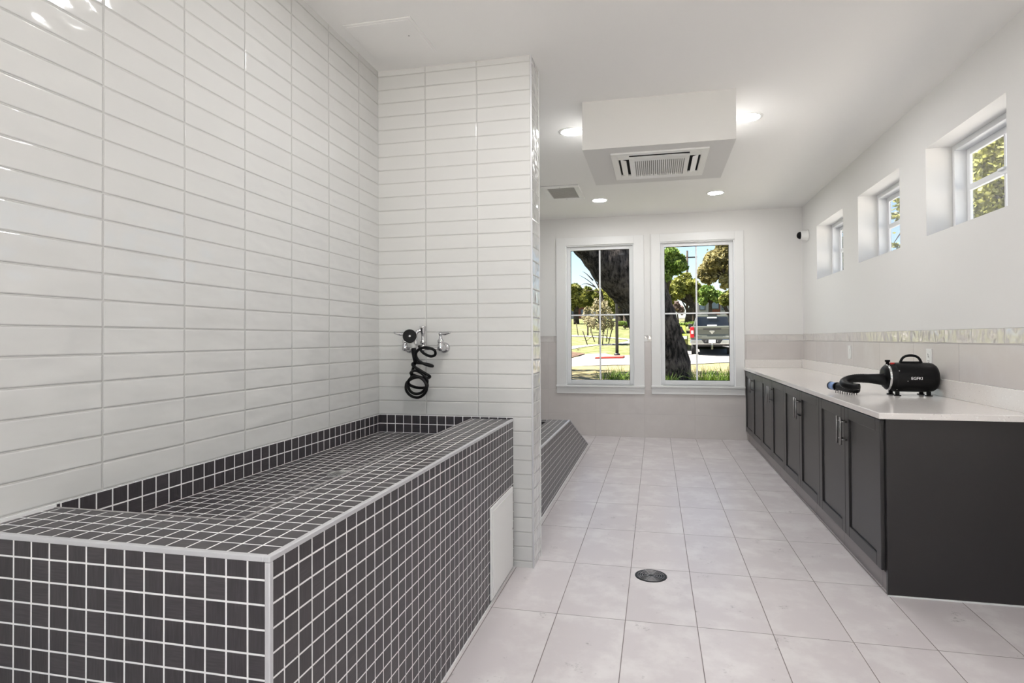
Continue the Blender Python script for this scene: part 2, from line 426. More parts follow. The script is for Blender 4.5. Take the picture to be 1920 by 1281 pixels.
# windows in the far wall
def back_window(n, X0, X1, Z0_, Z1, cx0, cx1, ct, label):
    y = YB
    e = empty('window_%d' % n, ((X0 + X1) / 2, y, Z0_), label, 'window', kind='structure')
    b = MB(); k = .02
    b.box(cx0, X0 + .004, y - k, y, Z0_ - .002, ct); b.box(X1 - .004, cx1, y - k, y, Z0_ - .002, ct); b.box(X0 + .004, X1 - .004, y - k, y, Z1 - .004, ct)
    b.build('casing', M['trimw'], e, .002)
    b = MB().box(cx0 - .004, cx1 + .004, y - .045, y + .05, Z0_ - .022, Z0_); b.build('sill', M['trimw'], e, .003)
    b = MB().box(cx0, cx1, y - .018, y, Z0_ - .108, Z0_ - .022); b.build('apron', M['trimw'], e, .002)
    b = MB(); j = .016                                   # jamb liner
    b.box(X0, X0 + j, y - .001, y + .16, Z0_, Z1); b.box(X1 - j, X1, y - .001, y + .16, Z0_, Z1); b.box(X0 + j, X1 - j, y - .001, y + .16, Z1 - j, Z1); b.box(X0 + j, X1 - j, y + .04, y + .16, Z0_, Z0_ + j)
    b.build('jamb', M['vinyl'], e)
    b = MB(); a, c_, d, h = X0 + j, X1 - j, Z0_ + j, Z1 - j; w = .046; y0, y1 = y + .045, y + .10
    b.box(a, a + w, y0, y1, d, h); b.box(c_ - w, c_, y0, y1, d, h); b.box(a + w, c_ - w, y0, y1, h - w, h); b.box(a + w, c_ - w, y0, y1, d, d + w)
    b.build('frame', M['vinyl'], e, .004)
    g0, g1, h0, h1 = a + w, c_ - w, d + w, h - w
    b = MB()
    for q in ((g0, g0 + .004, h0, h1), (g1 - .004, g1, h0, h1)): b.box(q[0], q[1], y0 + .012, y0 + .03, q[2], q[3])
    b.box(g0, g1, y0 + .012, y0 + .03, h1 - .004, h1); b.box(g0, g1, y0 + .012, y0 + .03, h0, h0 + .004)
    b.build('gasket', M['rubber'], e)
    MB().box(g0, g1, y + .075, y + .079, h0, h1).build('pane', M['glass'], e)
    zm = h0 + (h1 - h0) * .5; xm = (g0 + g1) / 2
    b = MB().box(xm - .010, xm + .010, y + .062, y + .074, h0, h1).box(g0, xm - .010, y + .062, y + .074, zm - .009, zm + .009).box(xm + .010, g1, y + .062, y + .074, zm - .009, zm + .009)
    b.build('muntin', M['vinyl'], e)
    return e


back_window(1, W1[0], W1[1], W1[2], W1[3], -1.262, -.140, 2.557, 'left tall white framed window in the far wall')
back_window(2, W2[0], W2[1], W2[2], W2[3], -.052, 1.056, 2.560, 'right tall white framed window in the far wall beside the counter')
wl_ = ['nearest and largest-looking of the three small high windows', 'middle of the three small high windows', 'farthest of the three small high windows, next to the security camera']
for i, (l, h, z0, z1) in enumerate(RH):
    e = empty('window_%d' % (i + 3), (XR, (l + h) / 2, z0), wl_[i] + ' on the right wall', 'window', kind='structure')
    xa = XR + .150
    b = MB(); w = .035
    for (p, q, r_, s_) in ((l, l + w, z0, z1), (h - w, h, z0, z1), (l + w, h - w, z1 - w, z1), (l + w, h - w, z0, z0 + w)): b.box(xa, xa + .086, p, q, r_, s_)
    b.build('frame', M['vinyl'], e, .003)
    b = MB(); a, c_, d, k = l + w, h - w, z0 + w, z1 - w; v = .040
    for (p, q, r_, s_) in ((a, a + v, d, k), (c_ - v, c_, d, k), (a + v, c_ - v, k - v, k), (a + v, c_ - v, d, d + v)): b.box(xa + .066, xa + .083, p, q, r_, s_)
    zm = (d + k) / 2; b.box(xa + .058, xa + .083, a + v, c_ - v, zm - .018, zm + .018)
    b.build('sash', M['vinyl'], e, .003)
    MB().box(xa + .076, xa + .080, a + v, c_ - v, d + v, k - v).build('pane', M['glass'], e)
    ym = (a + c_) / 2
    MB().box(xa + .069, xa + .076, ym - .009, ym + .009, d + v, k - v).build('muntin', M['vinyl'], e)
    MB().box(xa + .044, xa + .058, ym - .03, ym + .03, zm + .005, zm + .02).build('sash_lock', M['vinyl'], e, .003)

# ------------------------------------------------------------------ the raised dog bath
bt = empty('dog_bath', (-1.17, 2.1, 0), 'raised dark mosaic-tiled dog bath against the left wall', 'bath')
XW = XL + .0006; YW = YP - .0006; XI = -1.005; YI = 1.252; ZF = .717
MB().box(XI, TX, TYN, YW, 0, TZ, axm=True).build('front_wall', mos, bt)
MB().box(XW, XI, TYN, YI, 0, TZ, axm=True).build('end_wall', mos, bt)
MB().box(XW, XI, YI, YW, .60, ZF, axm=True).build('basin', mos_up, bt)
MB().box(XW, XL + .009, YI, YW, ZF, Z0, axm=True).box(XL + .009, XI, YP - .009, YW, ZF, Z0, axm=True).box(XI, TX, YP - .009, YW, TZ, Z0, axm=True).build('upstand', mos_up, bt)
b = MB(); k = .011
b.box(TX - .012, TX + .0025, TYN - .0025, YW, TZ - .010, TZ + .002)
b.box(XW, TX - .012, TYN - .0025, TYN + .012, TZ - .010, TZ + .002)
b.box(TX - .010, TX + .0025, TYN - .0025, TYN + .010, 0, TZ - .010)
b.build('edge_trim', M['alu'], bt, .002)
MB().box(XI - .002, XI + .007, YI, YP - .009, TZ - .006, TZ + .0015).box(XW, XI - .002, YI - .007, YI + .002, TZ - .006, TZ + .0015).build('inner_trim', pm('grey_inner_trim', srgb(150, 146, 146), .5), bt)
MB().box(TX, TX + .004, TYN, YW, 0, .006).build('caulk', M['trimw'], bt)
MB().box(XW, XL + .008, TYN, YI, TZ, TZ + .009).build('caulk', M['trimw'], bt)
# drain of the bath
dx, dy = -1.216, 2.11
d = MB().lathe((dx, dy, ZF), (0, 0, 1), [(.062, 0), (.062, .003), (.050, .004), (.049, .001), (.0, .001)], 32).build('drain', M['steel'], bt)
b = MB()
for k in range(10): b.box(dx - .045 + .0095 * k, dx - .041 + .0095 * k, dy - .03, dy + .03, ZF + .001, ZF + .004)
b.build('grate', M['chrome'], d)
# access panel
pa = MB().box(TX, TX + .010, 2.650, 3.078, .020, .452).build('access_panel', M['wplast'], bt, .004); pa['label'] = 'white square access hatch'
MB().box(TX + .010, TX + .014, 2.668, 3.060, .038, .434).build('panel_door', M['wplast'], pa, .003)
MB().lathe((TX + .014, 3.046, .235), (1, 0, 0), [(.006, 0), (.006, .001), (0, .001)], 12).build('latch', M['steel'], pa)

# ------------------------------------------------------------------ the low bath with a ramp
X2 = -.786; Z2 = .492; YE2 = 5.398
b2 = empty('dog_bath', (-1.17, 4.6, 0), 'lower dark mosaic-tiled dog bath with sloping ramp end, beyond the partition', 'bath')
MB().box(-.985, X2, YP2 + .0006, YE2, 0, Z2, axm=True).build('front_wall', mos2, b2)
MB().box(XW, -.985, YE2 - .065, YE2, 0, Z2, axm=True).build('end_wall', mos2, b2)
MB().box(XW, -.985, YP2 + .0006, YE2 - .065, .28, .36, axm=True).build('basin', mos2, b2)
rp = MB().prism([(YE2, 0), (6.885, 0), (6.885, .004), (YE2, Z2)], 'x', XW, X2)
rp.mi = [0, 0, 2, 2, 2, 2]
rp.build('ramp', mos2, b2)
th = math.atan2(Z2 - .004, 6.885 - YE2)
b = MB().box(X2 - .012, X2 + .0025, YP2 + .0006, YE2, Z2 - .010, Z2 + .002)
b.prism([(YE2, Z2 + .002), (6.885, .006), (6.885, 0), (YE2, Z2 - .006)], 'x', X2 - .012, X2 + .0025)
b.build('edge_trim', M['alu'], b2)
MB().box(X2, X2 + .004, YP2 + .0006, 6.88, 0, .006).build('caulk', M['trimw'], b2)

# ------------------------------------------------------------------ floor drain
fx, fy = -.034, 3.150
fd = empty('floor_drain', (fx, fy, 0), 'round black cast floor drain in the pale tiles', 'drain')
MB().lathe((fx, fy, 0), (0, 0, 1), [(.083, 0), (.083, .002), (.077, .003), (.076, .0012), (0, .0012)], 40).build('rim', M['iron'], fd)
b = MB()
for r_ in (.020, .032, .044, .056, .068):
    b.lathe((fx, fy, .0012), (0, 0, 1), [(r_ - .0022, 0), (r_ - .0022, .0022), (r_ + .0022, .0022), (r_ + .0022, 0)], 36)
for k in range(8):
    a = PI / 8 + k * PI / 4
    b.obox((fx + math.cos(a) * .042, fy + math.sin(a) * .042, .0025), (math.cos(a) * .032, math.sin(a) * .032, 0), (-math.sin(a) * .002, math.cos(a) * .002, 0), (0, 0, .0012))
b.build('grate', M['nickel'], fd)

# ------------------------------------------------------------------ cabinets and counter
XD, XC = 1.064, 1.084
ys = [3.156 + i * (YB - .004 - 3.156) / 8 for i in range(9)]
ZB, ZT_ = .112, .855
cl = ['nearest dark charcoal base cabinet with the exposed end panel', 'second dark charcoal base cabinet from the near end of the counter',
      'third dark charcoal base cabinet from the near end of the counter', 'farthest dark charcoal base cabinet beside the window wall']


def cab_door(y0, y1, hinge_near, parent):
    g = .0015; a, c = y0 + g, y1 - g; z0, z1 = ZB + .002, ZT_ - .012; w = .062
    b = MB()
    b.box(XD, XC, a, a + w, z0, z1); b.box(XD, XC, c - w, c, z0, z1); b.box(XD, XC, a + w, c - w, z1 - w, z1); b.box(XD, XC, a + w, c - w, z0, z0 + w)
    b.box(XD + .009, XC - .001, a + w, c - w, z0 + w, z1 - w)
    d = b.build('door', M['cab'], parent, .0030)
    yh = (c - .032) if hinge_near else (a + .032)
    h = MB().cyl((XD - .032, yh, .632), (XD - .032, yh, .790), .006, 12)
    for z in (.660, .762): h.cyl((XD, yh, z), (XD - .032, yh, z), .0045, 10)
    h.build('handle', M['nickel'], d)


for i in range(4):
    y0, y2 = ys[2 * i], ys[2 * i + 2]
    e = empty('base_cabinet', (1.4, (y0 + y2) / 2, 0), cl[i], 'cabinet', 'base cabinets under the counter')
    MB().box(XC, XR - .003, y0 + .0005, y2 - .0005, ZB, ZT_).build('body', M['cab'], e)
    if i == 0: MB().box(XC, XR - .003, 3.136, 3.1555, .004, ZT_).build('end_panel', M['cab'], e, .001)
    MB().box(1.16, 1.18, y0 + .0005, y2 - .0005, .0, ZB).build('toe_board', M['hole'], e)  # board coloured near-black for the shade of the toe space
    cab_door(y0, ys[2 * i + 1], True, e); cab_door(ys[2 * i + 1], y2, False, e)
ct = empty('countertop', (1.39, 5.3, ZT_), 'long pale speckled quartz countertop on the dark cabinets', 'countertop')
MB().box(1.044, XR - .002, 3.105, YB - .002, ZT_, ZT_ + .030).build('slab', M['quartz'], ct, .003)
ZS = ZT_ + .030
tag(MB().box(XR - .022, XR - .002, 3.105, YB - .002, ZS, ZS + .105).build('backsplash', M['quartz'], None, .002), 'long low speckled quartz upstand along the right wall behind the dryer', 'backsplash')
tag(MB().box(1.058, XR - .0225, YB - .022, YB - .002, ZS, ZS + .100).build('backsplash', M['quartz'], None, .002), 'short low quartz upstand under the far wall at the end of the counter', 'backsplash')
tag(MB().box(XC, XR - .003, 3.130, 3.136, 0, .006).build('trim_3', M['trimw']), 'thin white sealant line along the foot of the dark end panel', 'trim', kind='structure')


# outlets on the right wall
def outlet(y, z, w, label, kind):
    e = empty('wall_outlet', (XR, y, z), label, 'outlet', 'outlets above the counter')
    MB().box(XR - .006, XR, y - w / 2, y + w / 2, z - .060, z + .060).build('cover_plate', M['wplast'], e, .002)
    if kind == 'duplex':
        for s in (-1, 1):
            r_ = MB().lathe((XR - .006, y, z + s * .020), (-1, 0, 0), [(.0165, 0), (.0165, .002), (0, .002)], 20).build('receptacle', M['wplast'], e)
            b = MB()
            for q in (-.006, .006): b.box(XR - .0086, XR - .008, y + q - .001, y + q + .001, z + s * .020, z + s * .020 + .008)
            b.lathe((XR - .008, y, z + s * .020 - .008), (-1, 0, 0), [(.0026, 0), (.0026, .0006), (0, .0006)], 10)
            b.build('slots', M['hole'], r_)
    else:
        MB().box(XR - .010, XR - .006, y - .016, y + .016, z - .033, z + .033).build('rocker', M['wplast'], e, .001)


outlet(4.235, 1.112, .074, 'white duplex outlet on the tile directly behind the black dryer', 'duplex')
outlet(5.815, 1.112, .074, 'white plate on the tile far along the counter, left of the dryer', 'rocker')

# ------------------------------------------------------------------ ceiling things
ll = ['recessed round ceiling light left of the soffit', 'recessed round ceiling light right of the soffit', 'recessed round ceiling light near the far left window',
      'recessed round ceiling light near the far right window', 'recessed round ceiling light overhead on the left, above the raised bath', 'recessed round ceiling light overhead on the right, nearer than the soffit',
      'recessed round ceiling light behind the viewer on the left', 'recessed round ceiling light behind the viewer on the right']
proto = None
for i, (x, y) in enumerate([(-.607, 4.36), (.652, 4.36), (-.607, 6.60), (.640, 6.56), (-.607, 2.12), (.652, 2.12), (-.607, -.10), (.652, -.10)]):
    if proto is None:
        proto = e = empty('ceiling_light', (x, y, ZC), ll[i], 'ceiling light', 'recessed ceiling lights')
        MB().lathe((x, y, ZC), (0, 0, -1), [(.098, 0), (.097, .004), (.080, .007), (.076, .0035), (.076, 0)], 40).build('trim_ring', M['wplast'], e)
        MB().lathe((x, y, ZC - .0005), (0, 0, -1), [(.0765, 0), (.0765, .003), (0, .003)], 40).build('diffuser', M['lamp'], e)
    else:
        e = copy_tree(proto); e.location = (x, y, ZC); e['label'] = ll[i]

# cassette air conditioner under the soffit
ac = empty('air_conditioner', (.032, 4.27, 2.494), 'white ceiling cassette air conditioner under the soffit', 'air conditioner')
x0, x1, y0, y1, z = -.288, .352, 3.946, 4.590, 2.494
b = MB(); w = .045
for q in ((x0, x1, y0, y0 + w), (x0, x1, y1 - w, y1), (x0, x0 + w, y0 + w, y1 - w), (x1 - w, x1, y0 + w, y1 - w)): b.box(q[0], q[1], q[2], q[3], z - .012, z)
b.build('frame', M['wplast'], ac, .002)
MB().box(x0 + w, x1 - w, y0 + w, y1 - w, z - .003, z).build('backing', M['hole'], ac)
# corners between the outlet slots
b = MB(); c = .075
for sx in (0, 1):
    for sy in (0, 1):
        xa = x0 + w if sx == 0 else x1 - w - c; ya = y0 + w if sy == 0 else y1 - w - c
        MB().box(xa, xa + c, ya, ya + c, z - .014, z - .003).build('corner_cover', M['wplast'], ac, .002)
gx0, gx1, gy0, gy1 = x0 + .118, x1 - .118, y0 + .098, y1 - .070
b = MB(); m_ = .03
b.box(gx0, gx1, gy0, gy0 + m_ + .03, z - .018, z - .003); b.box(gx0, gx1, gy1 - m_, gy1, z - .018, z - .003); b.box(gx0, gx0 + m_, gy0 + m_ + .03, gy1 - m_, z - .018, z - .003); b.box(gx1 - m_, gx1, gy0 + m_ + .03, gy1 - m_, z - .018, z - .003)
n = 25; p = (gx1 - gx0 - 2 * m_) / n
for i in range(n): b.box(gx0 + m_ + i * p, gx0 + m_ + i * p + p * .52, gy0 + m_ + .03, gy1 - m_, z - .017, z - .007)
b.box(gx0 + m_, gx1 - m_, gy0 + m_ + .03, gy1 - m_, z - .006, z - .0035, 1)
b.build('intake_grille', [M['wplast'], M['gplast']], ac)
for s in (0, 1):
    xa = x0 + .058 if s == 0 else x1 - .100
    MB().obox((xa + .021, (y0 + y1) / 2, z - .014), (.019, 0, .006 if s else -.006), (0, .19, 0), (.001, 0, .002)).build('louver', M['wplast'], ac)
MB().obox((.032, y1 - .058, z - .012), (.19, 0, 0), (0, .014, .003), (0, 0, .002)).build('louver', M['wplast'], ac)

# exhaust vent and ceiling hatch
ve = empty('ceiling_vent', (-.947, 6.145, ZC), 'square white framed exhaust vent in the ceiling beside the partition', 'vent')
x0, x1, y0, y1 = -1.143, -.752, 5.870, 6.425; w = .055
b = MB()
for q in ((x0, x1, y0, y0 + w), (x0, x1, y1 - w, y1), (x0, x0 + w, y0 + w, y1 - w), (x1 - w, x1, y0 + w, y1 - w)): b.box(q[0], q[1], q[2], q[3], ZC - .016, ZC)
b.build('frame', M['wplast'], ve, .004)
b = MB().box(x0 + w, x1 - w, y0 + w, y1 - w, ZC - .004, ZC)
for i in range(26):
    xx = x0 + w + .006 + i * (x1 - x0 - 2 * w - .01) / 26
    b.box(xx, xx + .005, y0 + w, y1 - w, ZC - .010, ZC - .004)
b.build('grille', M['gplast'], ve)
for yy in (y0 + w * .5, y1 - w * .5): MB().lathe((-.95, yy, ZC - .016), (0, 0, -1), [(.006, 0), (.006, .002), (0, .002)], 10).build('screw', M['steel'], ve)
ha = empty('ceiling_hatch', (-1.325, 2.792, ZC), 'flush white square access hatch in the ceiling above the raised bath', 'hatch')
MB().box(-1.505, -1.143, 2.614, 2.970, ZC - .006, ZC).build('frame', M['ceil'], ha, .003)
MB().box(-1.490, -1.158, 2.629, 2.955, ZC - .009, ZC - .006).build('panel', M['ceil'], ha, .002)
MB().lathe((-1.22, 2.77, ZC - .009), (0, 0, -1), [(.004, 0), (.004, .0008), (0, .0008)], 12).build('lock', M['nickel'], ha)

# security camera on the right wall
p = at(1515, 441, 'x', XR)
sc = empty('security_camera', p, 'small white dome security camera high on the right wall near the far corner', 'security camera')
MB().lathe(p, (-1, 0, 0), [(0.001, 0), (.062, 0), (.062, .014), (.056, .020), (.050, .070), (.046, .082), (.002, .082)], 28).build('housing', M['wplast'], sc)
MB().lathe(p + Vector((-.080, 0, 0)), (-1, 0, 0), [(.043, 0), (.041, .014), (.033, .028), (.020, .038), (.002, .042)], 28).build('dome', M['black'], sc)

# ------------------------------------------------------------------ faucet and sprayer
FX = -1.270; FY = 3.060; FZ = 1.202
fa = empty('wall_faucet', (FX, YP, FZ), 'chrome two-handle wall faucet on the white tiled partition', 'faucet')
for s in (-1, 1):
    x = FX + s * .105
    MB().lathe((x, YP, FZ), (0, -1, 0), [(.002, 0), (.031, 0), (.031, .004), (.024, .012), (.016, .016), (.014, .055)], 24).build('escutcheon', M['chrome'], fa)
    MB().lathe((x, FY, FZ - .018), (0, 0, 1), [(.002, 0), (.013, .002), (.018, .012), (.018, .036), (.014, .044), (.017, .048), (.017, .060), (.011, .068), (.008, .090), (.002, .092)], 20).build('valve', M['chrome'], fa)
    h = MB().lathe((x, FY, FZ + .070), (0, 0, 1), [(.002, 0), (.011, .001), (.012, .010), (.008, .018), (.002, .019)], 16)
    h.tube([(x, FY, FZ + .080), (x + s * .028, FY - .006, FZ + .079), (x + s * .062, FY - .014, FZ + .086)], [.007, .0095, .006], 10, sub=4)
    h.build('lever_handle', M['chrome'], fa)
MB().cyl((FX - .105, FY, FZ - .004), (FX + .105, FY, FZ - .004), .0085, 14).lathe((FX, FY, FZ - .024), (0, 0, 1), [(.002, 0), (.014, .002), (.017, .014), (.017, .03), (.013, .04)], 20).build('bridge', M['chrome'], fa)
MB().lathe((FX, FY, FZ + .01), (0, 0, 1), [(.012, 0), (.010, .012), (.015, .018), (.015, .026), (.0095, .03), (.0095, .064), (.013, .068), (.013, .080), (.0165, .088), (.0165, .100), (.018, .103), (.018, .112), (.002, .114)], 20).build('column', M['chrome'], fa)
MB().tube([(FX, FY, FZ + .098), (FX - .018, FY - .012, FZ + .096), (FX - .034, FY - .018, FZ + .082), (FX - .038, FY - .020, FZ + .05), (FX - .036, FY - .020, FZ + .018)], [.009, .0095, .0105, .012, .011], 14, sub=5).build('spout', M['chrome'], fa)
hk = MB().tube([(FX - .038, FY - .018, FZ + .052), (FX - .068, FY - .03, FZ + .046)], .004, 8).build('sprayer_hook', M['chrome'], fa)

SC = 1423 / 200.0


def hp(x, y, yy): return at(720 + x / SC, 590 + y / SC, 'y', yy)


sp = empty('hand_sprayer', hp(385, 420, 3.0), 'black hand sprayer with long coiled black hose hanging on the faucet', 'sprayer')
hd = hp(342, 287, 2.985); ax = (Vector((0, 0, CAM_H)) - hd); ax.z = .12; ax.normalize()
MB().lathe(hd - ax * .022, ax, [(.002, 0), (.018, .001), (.030, .008), (.0365, .016), (.0375, .022), (.035, .026), (.030, .0235), (.010, .0235), (.002, .0235)], 32).build('spray_head', M['rubber'], sp)
MB().lathe(hd + ax * .0015, ax, [(.0055, 0), (.0055, .002), (.001, .0025)], 14).build('nozzle', M['wplast'], sp)
MB().tube([hp(345, 350, 3.005), hp(368, 392, 3.0), hp(386, 420, 2.998), hp(396, 450, 2.998)], [.010, .013, .015, .012], 14, sub=4).build('clear_collar', pm('clear_grey_plastic', srgb(178, 178, 176), .2), sp)
MB().tube([hp(393, 450, 2.998), hp(402, 510, 2.996), hp(412, 580, 2.996), hp(418, 640, 3.0)], [.0135, .0145, .013, .010], 14, sub=4).build('grip', M['rubber'], sp)
path = [(470, 415, 3.05), (478, 450, 3.045), (505, 495, 3.04), (560, 535, 3.035), (630, 557, 3.02), (682, 535, 3.0), (676, 480, 2.985), (620, 450, 2.975), (540, 440, 2.97), (470, 462, 2.975), (428, 510, 2.98),
        (432, 570, 2.985), (470, 620, 2.99), (540, 660, 2.99), (610, 684, 3.0), (650, 688, 3.02), (620, 672, 3.045), (540, 655, 3.05), (450, 645, 3.04), (390, 650, 3.01), (384, 676, 2.985), (430, 712, 2.975), (500, 755, 2.975), (570, 797, 2.98), (612, 825, 2.99),
        (590, 845, 3.015), (500, 838, 3.04), (410, 812, 3.045), (356, 784, 3.03), (390, 752, 3.0), (450, 755, 2.98), (520, 800, 2.975), (575, 870, 2.98), (566, 945, 2.99), (535, 1010, 3.0), (480, 1050, 3.005), (410, 1056, 3.0), (350, 1020, 2.99), (322, 955, 2.985), (325, 890, 2.99), (400, 845, 3.01), (490, 840, 3.03),
        (560, 885, 3.045), (578, 960, 3.05), (520, 978, 3.03), (430, 972, 3.0), (340, 935, 2.975), (330, 880, 2.965), (390, 828, 2.965), (470, 835, 2.97), (540, 890, 2.97), (570, 970, 2.97), (545, 1050, 2.975), (460, 1106, 2.985), (362, 1085, 3.0), (298, 1010, 3.02), (302, 915, 3.03), (360, 850, 3.035), (372, 780, 3.03), (395, 700, 3.02), (416, 645, 3.004)]
MB().tube([hp(*q) for q in path], .0078, 10, sub=6).build('hose', M['rubber'], sp)

# ------------------------------------------------------------------ pet dryer on the counter
DY = 4.085; r = .091; DZ = ZS + .021 + r
xa = at(1652, 715, 'y', DY).x; xb = min(XR - .030, at(1760, 715, 'y', DY).x)
dr = empty('pet_dryer', ((xa + xb) / 2, DY, ZS), 'black cylindrical pet dryer with carrying handle on the countertop', 'pet dryer')
L = xb - xa
MB().lathe((xa, DY, DZ), (1, 0, 0), [(.002, .012), (.042, .008), (.064, .012), (.080, .030), (.0865, .060), (.0885, .066), (.0897, .068), (r, .072), (r, L - .045), (.0875, L - .022), (.076, L - .006), (.055, L), (.002, L)], 40).build('body', M['black'], dr)
MB().lathe((xa + .026, DY, DZ), (1, 0, 0), [(.0790, .001), (.0810, .003), (.0840, .010), (.0830, .012)], 40).build('chrome_collar', M['chrome'], dr)
xh = at(1707.5, 680, 'y', DY).x
pts = [(xh - .056, DY, DZ + .086), (xh - .054, DY, DZ + .117), (xh - .036, DY, DZ + .147), (xh, DY, DZ + .158), (xh + .036, DY, DZ + .147), (xh + .054, DY, DZ + .117), (xh + .056, DY, DZ + .086)]
pts = [(q[0], q[1], DZ + .086 + (q[2] - DZ - .094) * .78) for q in pts]
MB().tube(pts, [.008, .0075, .0075, .0085, .0075, .0075, .008], 12, sub=6).obox((xh, DY, DZ + .094), (.062, 0, 0), (0, .012, 0), (0, 0, .005)).build('carry_handle', M['black'], dr, .001)
kx = at(1664, 686, 'y', DY).x
MB().lathe((kx, DY, DZ + .077), (0, 0, 1), [(.010, 0), (.010, .018), (.015, .019), (.015, .031), (.002, .032)], 18).build('speed_knob', M['black'], dr)
MB().obox((kx + .021, DY - .018, DZ + .084), (.012, 0, 0), (0, .008, 0), (0, 0, .008)).build('power_switch', M['red'], dr, .002)
for q in (at(1682, 741, 'y', DY - .05).x, at(1741, 741, 'y', DY - .05).x):
    for s in (-1, 1):
        MB().obox((q, DY + s * .052, ZS + .016), (.011, 0, 0), (0, .008, 0), (0, 0, .012)).obox((q, DY + s * .056, ZS + .003), (.018, 0, 0), (0, .012, 0), (0, 0, .003)).build('foot', M['rubber'], dr, .002)
b = MB()
for (u, v) in ((1685, 695.5), (1700, 714.5), (1684, 731)):
    q = at(u, v, 'y', DY - .07); a = math.asin(max(-1, min(1, (q.z - DZ) / r)))
    c = Vector((q.x, DY - math.cos(a) * r, DZ + math.sin(a) * r)); MB().lathe(c, (0, -math.cos(a), math.sin(a)), [(.003, 0), (.003, .001), (0, .0015)], 10).build('screw', M['steel'], dr)
# lettering, laid on the curve of the housing
tc = bpy.data.curves.new('lettering', 'FONT'); tc.body = 'EGFKI'; tc.size = .0235; tc.extrude = .0; tc.align_x = 'CENTER'; tc.align_y = 'CENTER'; tc.offset = .00025
to = bpy.data.objects.new('lettering', tc); COL.objects.link(to)
dg = bpy.context.evaluated_depsgraph_get(); me = bpy.data.meshes.new_from_object(to.evaluated_get(dg)); bpy.data.objects.remove(to)
tcx = at(1719.5, 710, 'y', DY - r).x
tz = at(1719.5, 710, 'y', DY - r).z
for v in me.vertices:
    x, y = v.co.x, v.co.y; a = (tz - DZ) / r + y / r
    v.co = Vector((tcx + x * 1.05, DY - math.cos(a) * (r + .0008), DZ + math.sin(a) * (r + .0008))) - dr.location
me.materials.clear(); me.materials.append(M['white_ink'])
to = bpy.data.objects.new('lettering', me); COL.objects.link(to); to.parent = dr
# hose and comb nozzle
hx = lambda u, v, y: at(u, v, 'y', y)
hpts = [hx(1660, 712, DY - .01), hx(1645, 711, DY - .01), hx(1628, 710, DY), hx(1610, 709.5, DY), hx(1595, 711, DY - .005), hx(1583, 716, DY - .04), hx(1585, 722, DY - .11), hx(1600, 725, DY - .15), hx(1612, 725, DY - .17)]
hr = [.040, .033, .0285, .027, .026, .025, .023, .022, .018]
P2, R2 = smooth([Vector(q) for q in hpts], hr, 9)
R2 = [q * (1 + (.035 if (k % 2) else -.02)) if 22 < k < 62 else q for k, q in enumerate(R2)]
MB().tube(P2, R2, 18).build('air_hose', M['rubber'], dr)
A = Vector((1.150, 4.20, ZS + .042)); B = Vector((1.215, 3.985, ZS + .038)); ab = (B - A).normalized(); sd_ = Vector((-ab.y, ab.x, 0))
nz = MB().tube([A, A + ab * .05, A + ab * .12, B - ab * .03, B], [.021, .023, .027, .027, .020], 16, sub=3).lathe(B - ab * .004, ab, [(.0235, 0), (.022, .010), (.015, .019), (.002, .023)], 16).build('comb_nozzle', M['black'], dr)
MB().tube([A - ab * .040, A + ab * .022], .0255, 18).build('nozzle_sleeve', M['bluem'], nz)
MB().tube([A - ab * .046, A - ab * .038], .0268, 18).build('sleeve_ring', M['black'], nz)
MB().tube([A + ab * .018, A + ab * .032], .0275, 18).build('sleeve_ring', M['black'], nz)
b = MB()
for k in range(8):
    for s in (-1, 1):
        c = A + ab * (.035 + k * .024) + sd_ * (.012 * s); b.tube([c, (c.x + sd_.x * s * .004, c.y + sd_.y * s * .004, ZS + .0015)], [.004, .0025], 8)
b.build('teeth', M['nickel'], nz)

# ------------------------------------------------------------------ outdoors
def zg(y):
    if y < 30: return .35
    if y < 68: return .35 + .084 * (y - 30)
    return 3.542 + .01 * (y - 68)


def onground(u, v, dz=0.0):
    d = FW + RT * ((u - CX) / F) - UP * ((v - CV) / F); y = 12.0
    for _ in range(4000):
        z = CAM_H + d.z / d.y * y
        if z <= zg(y) + dz: break
        y += .02
        if y > 78: break
    return Vector((d.x / d.y * y, y, zg(y) + dz))


def natural(name, cols, scale, rough=.9, det=6, bump=0.0, bs=20):
    t = NT(name); P, c = t.pos(); n1 = t.noise(P, scale, det, .65); col = cols[0]
    if len(cols) == 2: col = t.mix(t.ramp(n1, .35, .65), cols[0], cols[1])
    else:
        n2 = t.noise(P, scale * 6, 4, .6); col = t.mix(t.ramp(n2, .4, .62), t.mix(t.ramp(n1, .38, .62), cols[0], cols[1]), cols[2])
    t.put(t.b.inputs['Base Color'], col); t.b.inputs['Roughness'].default_value = rough; t.b.inputs['Specular IOR Level'].default_value = .2
    if bump: t.bump(t.noise(P, bs, 5, .7), 1.0, bump)
    return t.m


M['lawn'] = natural('spring_lawn', [srgb(93, 96, 61), srgb(109, 105, 76), srgb(76, 82, 43)], .35, bump=.05, bs=6)
M['dry'] = natural('dry_straw_grass', [srgb(112, 103, 74), srgb(91, 86, 53), srgb(122, 112, 86)], .9, bump=.05, bs=9)
M['conc'] = natural('pale_concrete', [srgb(123, 119, 114), srgb(131, 127, 123)], .8)
M['mulch'] = natural('brown_mulch', [srgb(63, 46, 34), srgb(91, 74, 61)], 5)
M['street'] = natural('grey_asphalt', [srgb(74, 73, 71), srgb(87, 86, 86)], 1.0)
b = MB(); ysn = [7.72 + .9 * i for i in range(25)] + [30 + 2 * i for i in range(25)] + [85, 110, 160]; xsn = [-120, -70, -40] + [-25 + 2.5 * i for i in range(22)] + [40, 70, 120]
vs = [(x, y, zg(y)) for y in ysn for x in xsn]; nx = len(xsn)
